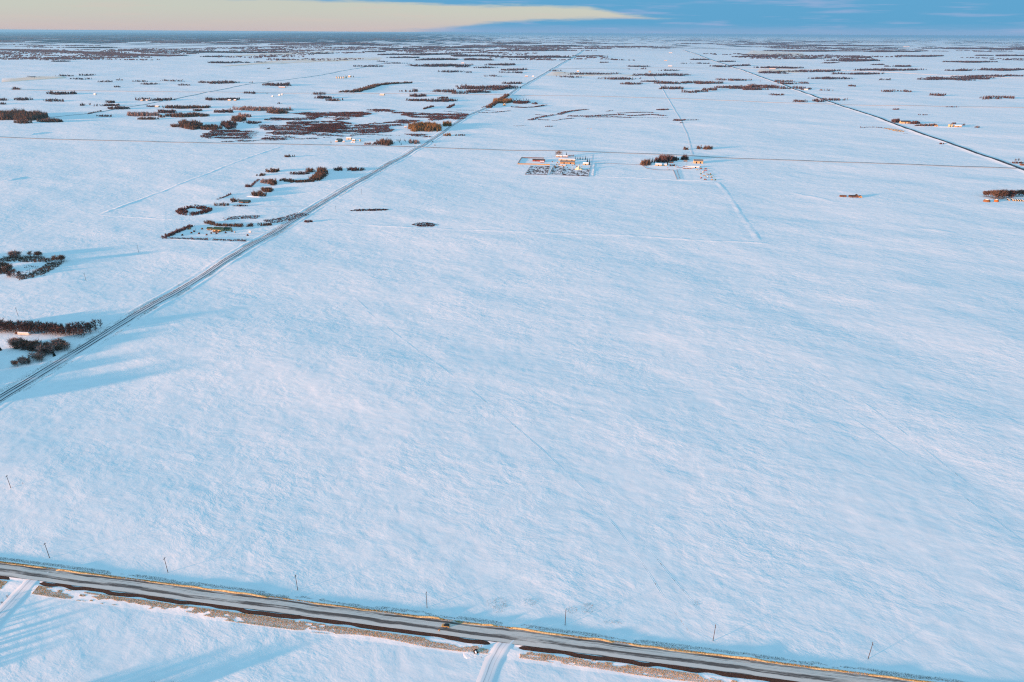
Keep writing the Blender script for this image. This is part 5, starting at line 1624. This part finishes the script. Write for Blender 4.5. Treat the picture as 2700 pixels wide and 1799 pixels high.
for i, (x, y) in enumerate(((1354, 263), (1362, 262), (1371, 262), (1380, 262), (1388, 263), (1394, 264), (1357, 272), (1366, 271), (1376, 271), (1385, 268))):
    put_tree('spruce', P(x, y), 10, 'dark spruce planted in a square at the second crossroads farm', 'spruces of the second crossroads farm', 1.2, r_)

# ---- white trailer in front of the shelterbelt
_ta, _tb = P(50, 884.5), P(79.5, 885.5)
e = place('livestock_trailer', (_ta + _tb) / 2, math.atan2(*(_tb - _ta)[::-1]), 'long white trailer parked in front of the dark shelterbelt', 'trailer')
TL = float(np.linalg.norm(_tb - _ta))
MB().prism([(-1.25, .9), (-1.3, 2.9), (-1.1, 3.25), (1.1, 3.25), (1.3, 2.9), (1.25, .9)], -TL / 2, TL / 2 - .4).build('body', M_['white'], e)
MB().prism([(-1.2, 1.4), (-1.2, 2.9), (1.2, 2.9), (1.2, 1.4)], TL / 2 - .4, TL / 2).build('nose', M_['white'], e)
MB().box(-TL / 2 + .5, TL / 2 - 1, -1.345, -1.30, 1.9, 2.2).build('stripe', M_['tan'], e)
MB().prism([(-1.1, 3.27), (-.6, 3.5), (.6, 3.5), (1.1, 3.27)], -TL / 2 + .2, TL / 2 - .6).build('roof_snow', M_['snowcap'], e)
for sx in (-.32, -.2):
    for sy in (-1, 1):
        w_ = MB().lathe([(.5, -.14), (.5, .14)], 12, (TL * sx, sy * 1.1, .5), 'y').build('wheel', M_['tyre'], e)
        MB().lathe([(.24, -.02), (.24, .02)], 10, (TL * sx, sy * 1.26, .5), 'y').build('rim', M_['steel'], w_)
MB().box(TL / 2, TL / 2 + 1.6, -.12, .12, .7, .9).build('hitch', M_['rust'], e)
implement(45.5, 882.5, 3.0, 'rust', 'small dark implement just left of the white trailer', .1)

# ---- power poles
def make_pole(xy, h, label, group=None):
    e = place('power_pole', xy, GRID, label, 'power pole', group)
    MB().lathe([(.19, -.5), (.17, h * .4), (.13, h)], 8).build('mast', M_['pole'], e, True)
    a_ = MB().box(-.09, .09, -1.1, 1.1, h - .95, h - .75).build('crossarm', M_['pole'], e)
    for sy in (-1.0, 1.0):
        MB().lathe([(.05, 0), (.09, .1), (.06, .25)], 6, (0, sy, h - .75)).build('insulator', M_['steel'], a_)
    MB().lathe([(.06, 0), (.1, .1), (.06, .3)], 6, (0, 0, h)).build('insulator', M_['steel'], e)
    return e


for (x, y), lb in zip(((131, 1472), (443, 1510), (785, 1556), (1126, 1602), (1490, 1648), (1880, 1690), (2289, 1737)),
                      ('first dark power pole from the left along the foreground road', 'second power pole from the left along the foreground road', 'third power pole from the left along the foreground road', 'power pole just left of the gold car', 'power pole standing right of the field approach', 'second power pole from the right along the foreground road', 'last power pole on the right along the foreground road')):
    make_pole(P(x, y), 12.5, lb)
for x, y, lb in ((29, 1288, 'lone power pole in the open field by the left edge'), (49, 837, 'power pole behind the dark shelterbelt'), (227, 741, 'power pole standing in the field right of the ring grove'), (366, 667, 'power pole in the field below the green-roofed farm hedge'), (516, 609, 'power pole in the green-roofed farmyard'), (886, 558, 'power pole right of the range road near the reed strip'), (954, 514, 'power pole in the field right of the range road'), (1810, 437, 'power pole at the second farm')):
    make_pole(P(x, y), 11.5, lb)

# ---- the car
ang_car = math.atan2(T1[1], T1[0]) + math.pi            # heading left
s_car = float((P(1180, 1639) - O1) @ T1)
cxy = R1(s_car, 6.1)
car = place('car', cxy, ang_car, 'gold car with dark roof driving on the icy road', 'car')
car.location.z = float(gz(*cxy)) + 0.83
prof = [(-2.35, .42), (-2.4, .85), (-2.2, 1.02), (-1.1, 1.06), (.9, 1.08), (1.9, .98), (2.35, .80), (2.4, .45), (2.1, .32), (-2.1, .32)]
body = MB().prism_y(prof, -.92, .92).build('body', M_['carp'], car)
cab = [(-2.0, 1.05), (-1.75, 1.52), (-1.2, 1.66), (.1, 1.68), (.55, 1.58), (1.05, 1.07)]
MB().prism_y(cab, -.78, .78).build('cabin', M_['black'], car)
for sy in (-1, 1):
    MB().add([(-1.7, sy * .80, 1.12), (-1.5, sy * .79, 1.48), (-.5, sy * .79, 1.56), (-.5, sy * .80, 1.12)], [(0, 1, 2, 3)]).build('side_window', M_['glass'], car)
    MB().add([(-.4, sy * .80, 1.12), (-.4, sy * .79, 1.56), (.35, sy * .79, 1.5), (.8, sy * .80, 1.12)], [(0, 1, 2, 3)]).build('side_window', M_['glass'], car)
    d_ = MB().box(-.45, .85, sy * .925 - .005, sy * .925 + .005, .45, 1.03).build('door', M_['carp'], car)
    MB().box(-.35, -.15, sy * .94 - .01, sy * .94 + .01, .86, .9).build('handle', M_['black'], d_)
    MB().box(.62, .80, sy * 1.0 - .09, sy * 1.0 + .09, 1.05, 1.2).build('mirror', M_['carp'], car)
    MB().box(2.30, 2.42, sy * .68 - .2, sy * .68 + .2, .62, .78).build('headlight', M_['lamp'], car)
    MB().box(-2.43, -2.36, sy * .7 - .18, sy * .7 + .18, .75, .92).build('tail_light', M_['lampr'], car)
    for sx in (-1.42, 1.45):
        w_ = MB().lathe([(.30, -.11), (.34, -.09), (.34, .09), (.30, .11)], 16, (sx, sy * .84, .34), 'y').build('wheel', M_['tyre'], car, True)
        MB().lathe([(.20, -.012), (.20, .012)], 12, (sx, sy * .96, .34), 'y').build('rim', M_['steel'], w_)
MB().add([(.58, -.72, 1.58), (.58, .72, 1.58), (1.08, .76, 1.09), (1.08, -.76, 1.09)], [(0, 1, 2, 3)]).build('windshield', M_['glass'], car)
MB().add([(-1.78, -.7, 1.52), (-1.78, .7, 1.52), (-2.04, .74, 1.08), (-2.04, -.74, 1.08)], [(3, 2, 1, 0)]).build('rear_window', M_['glass'], car)

# small tan tumbleweed on the road, snow-streaked boulder and stakes by the field approach
s_t = float((P(1164, 1647) - O1) @ T1)
txy = R1(s_t, 2.4)
_q = np.random.default_rng(3)
dirs = _q.normal(size=(260, 3))
dirs /= np.linalg.norm(dirs, axis=1)[:, None]
V, F = slivers(dirs * .18, dirs * (.45 + .2 * _q.random((260, 1))) + _q.normal(size=(260, 3)) * .1, np.full(260, .12), _q)
o_ = link(bpy.data.objects.new('tumbleweed', mesh_np('tumbleweed', V, F, M_GRASS)))
o_.location = (txy[0], txy[1], float(gz(*txy)) + 1.35)
tag(o_, 'small tan round tumbleweed on the road left of the gold car', 'tumbleweed')
bxy = P(1254, 1717)
e = place('boulder', bxy, .3, 'dark boulder with a snow streak down its middle beside the field approach', 'boulder')


def lump(rx, ry, rz_, seed, n=10, m=16):
    vs, fs = [], []
    rr = np.random.default_rng(seed)
    for i in range(n + 1):
        ph = math.pi * i / n
        for k in range(m):
            th = 2 * math.pi * k / m
            d = np.array([math.sin(ph) * math.cos(th), math.sin(ph) * math.sin(th), math.cos(ph)])
            s = 1 + .22 * math.sin(3 * d[0] + seed) * math.cos(4 * d[1]) + .06 * rr.normal()
            vs.append((d[0] * rx * s, d[1] * ry * s, d[2] * rz_ * s))
    for i in range(n):
        for k in range(m):
            fs.append((i * m + k, (i + 1) * m + k, (i + 1) * m + (k + 1) % m, i * m + (k + 1) % m))
    return vs, fs


MB().add(*lump(1.35, 1.6, 1.7, 2)).build('rock', M_['rock'], e)
o2 = MB().add(*lump(.45, 1.1, .5, 4)).build('snow_cap', M_['snowcap'], e, True)
o2.location = (-.1, -.75, 1.25)
o_ = link(bpy.data.objects.new('snow_ridge', MB().add(*lump(4.2, 3.0, .32, 6)).build('tmp', m_snow2).data))
bpy.data.objects.remove(bpy.data.objects['tmp'])
o_.location = (bxy[0] - 2.8, bxy[1] - 1.2, float(gz(*bxy)) - .1)
tag(o_, kind='structure')
for i, (x, y, h, lb) in enumerate(((1269.5, 1706, 1.6, 'thin dark stake between the boulder and the field approach'), (1269, 1732, 1.0, 'short dark stake below the boulder beside the field approach'), (61, 1278, 1.1, 'small dark red stake right of the lone field pole'))):
    e = place('marker_stake', P(x, y), 0, lb, 'stake')
    MB().lathe([(.10, -.2), (.08, h)], 6).build('post', M_['rust' if i == 2 else 'pole'], e)
    MB().box(-.16, .16, -.10, -.085, h - .35, h - .02).build('marker_plate', M_['rust'], e)

# loose clutter in the two central farmyards: bales, troughs and drums lying about
r6 = np.random.default_rng(61)
_cl = None
for (x0, x1, y0, y1, n, lb, gp) in ((1455, 1535, 426, 445, 34, 'small bale or trough lying in the cattle farm yard', 'clutter in the cattle farm yard'), (1735, 1880, 438, 472, 40, 'small drum or crate lying in the second farm yard', 'clutter in the second farm yard')):
    for i in range(n):
        x = x0 + (x1 - x0) * r6.random()
        y = y0 + (y1 - y0) * r6.random()
        if y > 449 and x < 1838:
            continue
        e = place('hay_bale' if x < 1600 else 'steel_drum', P(x, y), r6.random() * 3, lb, 'bale' if x < 1600 else 'drum', gp)
        w_ = 0.9 + .5 * r6.random()
        if x < 1600:
            MB().lathe([(w_ * .9, -w_ * .8), (w_, -w_ * .65), (w_, w_ * .65), (w_ * .9, w_ * .8)], 12, (0, 0, w_ * .92), 'x').build('roll', M_['hay' if r6.random() < .6 else 'hayb'], e, True)
        else:
            MB().lathe([(w_ * .7, -.1), (w_ * .75, .1), (w_ * .7, .2), (w_ * .7, 1.6), (w_ * .75, 1.7), (w_ * .6, 1.85)], 12).build('body', M_[('rust', 'redb', 'tan', 'steel', 'greenp')[int(r6.integers(5))]], e, True)
        MB().lathe([(w_ * .5, 1.8 if x < 1600 else 1.85), (w_ * .3, 1.98), (w_ * .1, 2.02)], 8).build('snow_cap', M_['snowcap'], e, True)
# ------------------------------------------------------------------ haze
hz = bpy.data.materials.new('haze_air')
hz.use_nodes = True
n_ = hz.node_tree
n_.nodes.clear()
pv = N(n_, 'ShaderNodeVolumePrincipled')
pv.inputs['Color'].default_value = (0.22, 0.62, 1.0, 1)
pv.inputs['Density'].default_value = 1.6e-5
pv.inputs['Anisotropy'].default_value = 0.2
ho = N(n_, 'ShaderNodeOutputMaterial')
n_.links.new(pv.outputs[0], ho.inputs['Volume'])
zlo, zhi, hw = float(GZ.min()) - 2.0, H + 6.0, 152000.0
V = np.array([(sx * hw, sy * hw, z) for z in (zlo, zhi) for sy in (-1, 1) for sx in (-1, 1)])
F = np.array([(0, 2, 3, 1), (4, 5, 7, 6), (0, 1, 5, 4), (1, 3, 7, 5), (3, 2, 6, 7), (2, 0, 4, 6)])
haze = link(bpy.data.objects.new('haze', mesh_np('haze', V, F, hz, False, 4)))
tag(haze, 'thin cold blue haze lying over the whole snow plain', 'haze', kind='stuff')
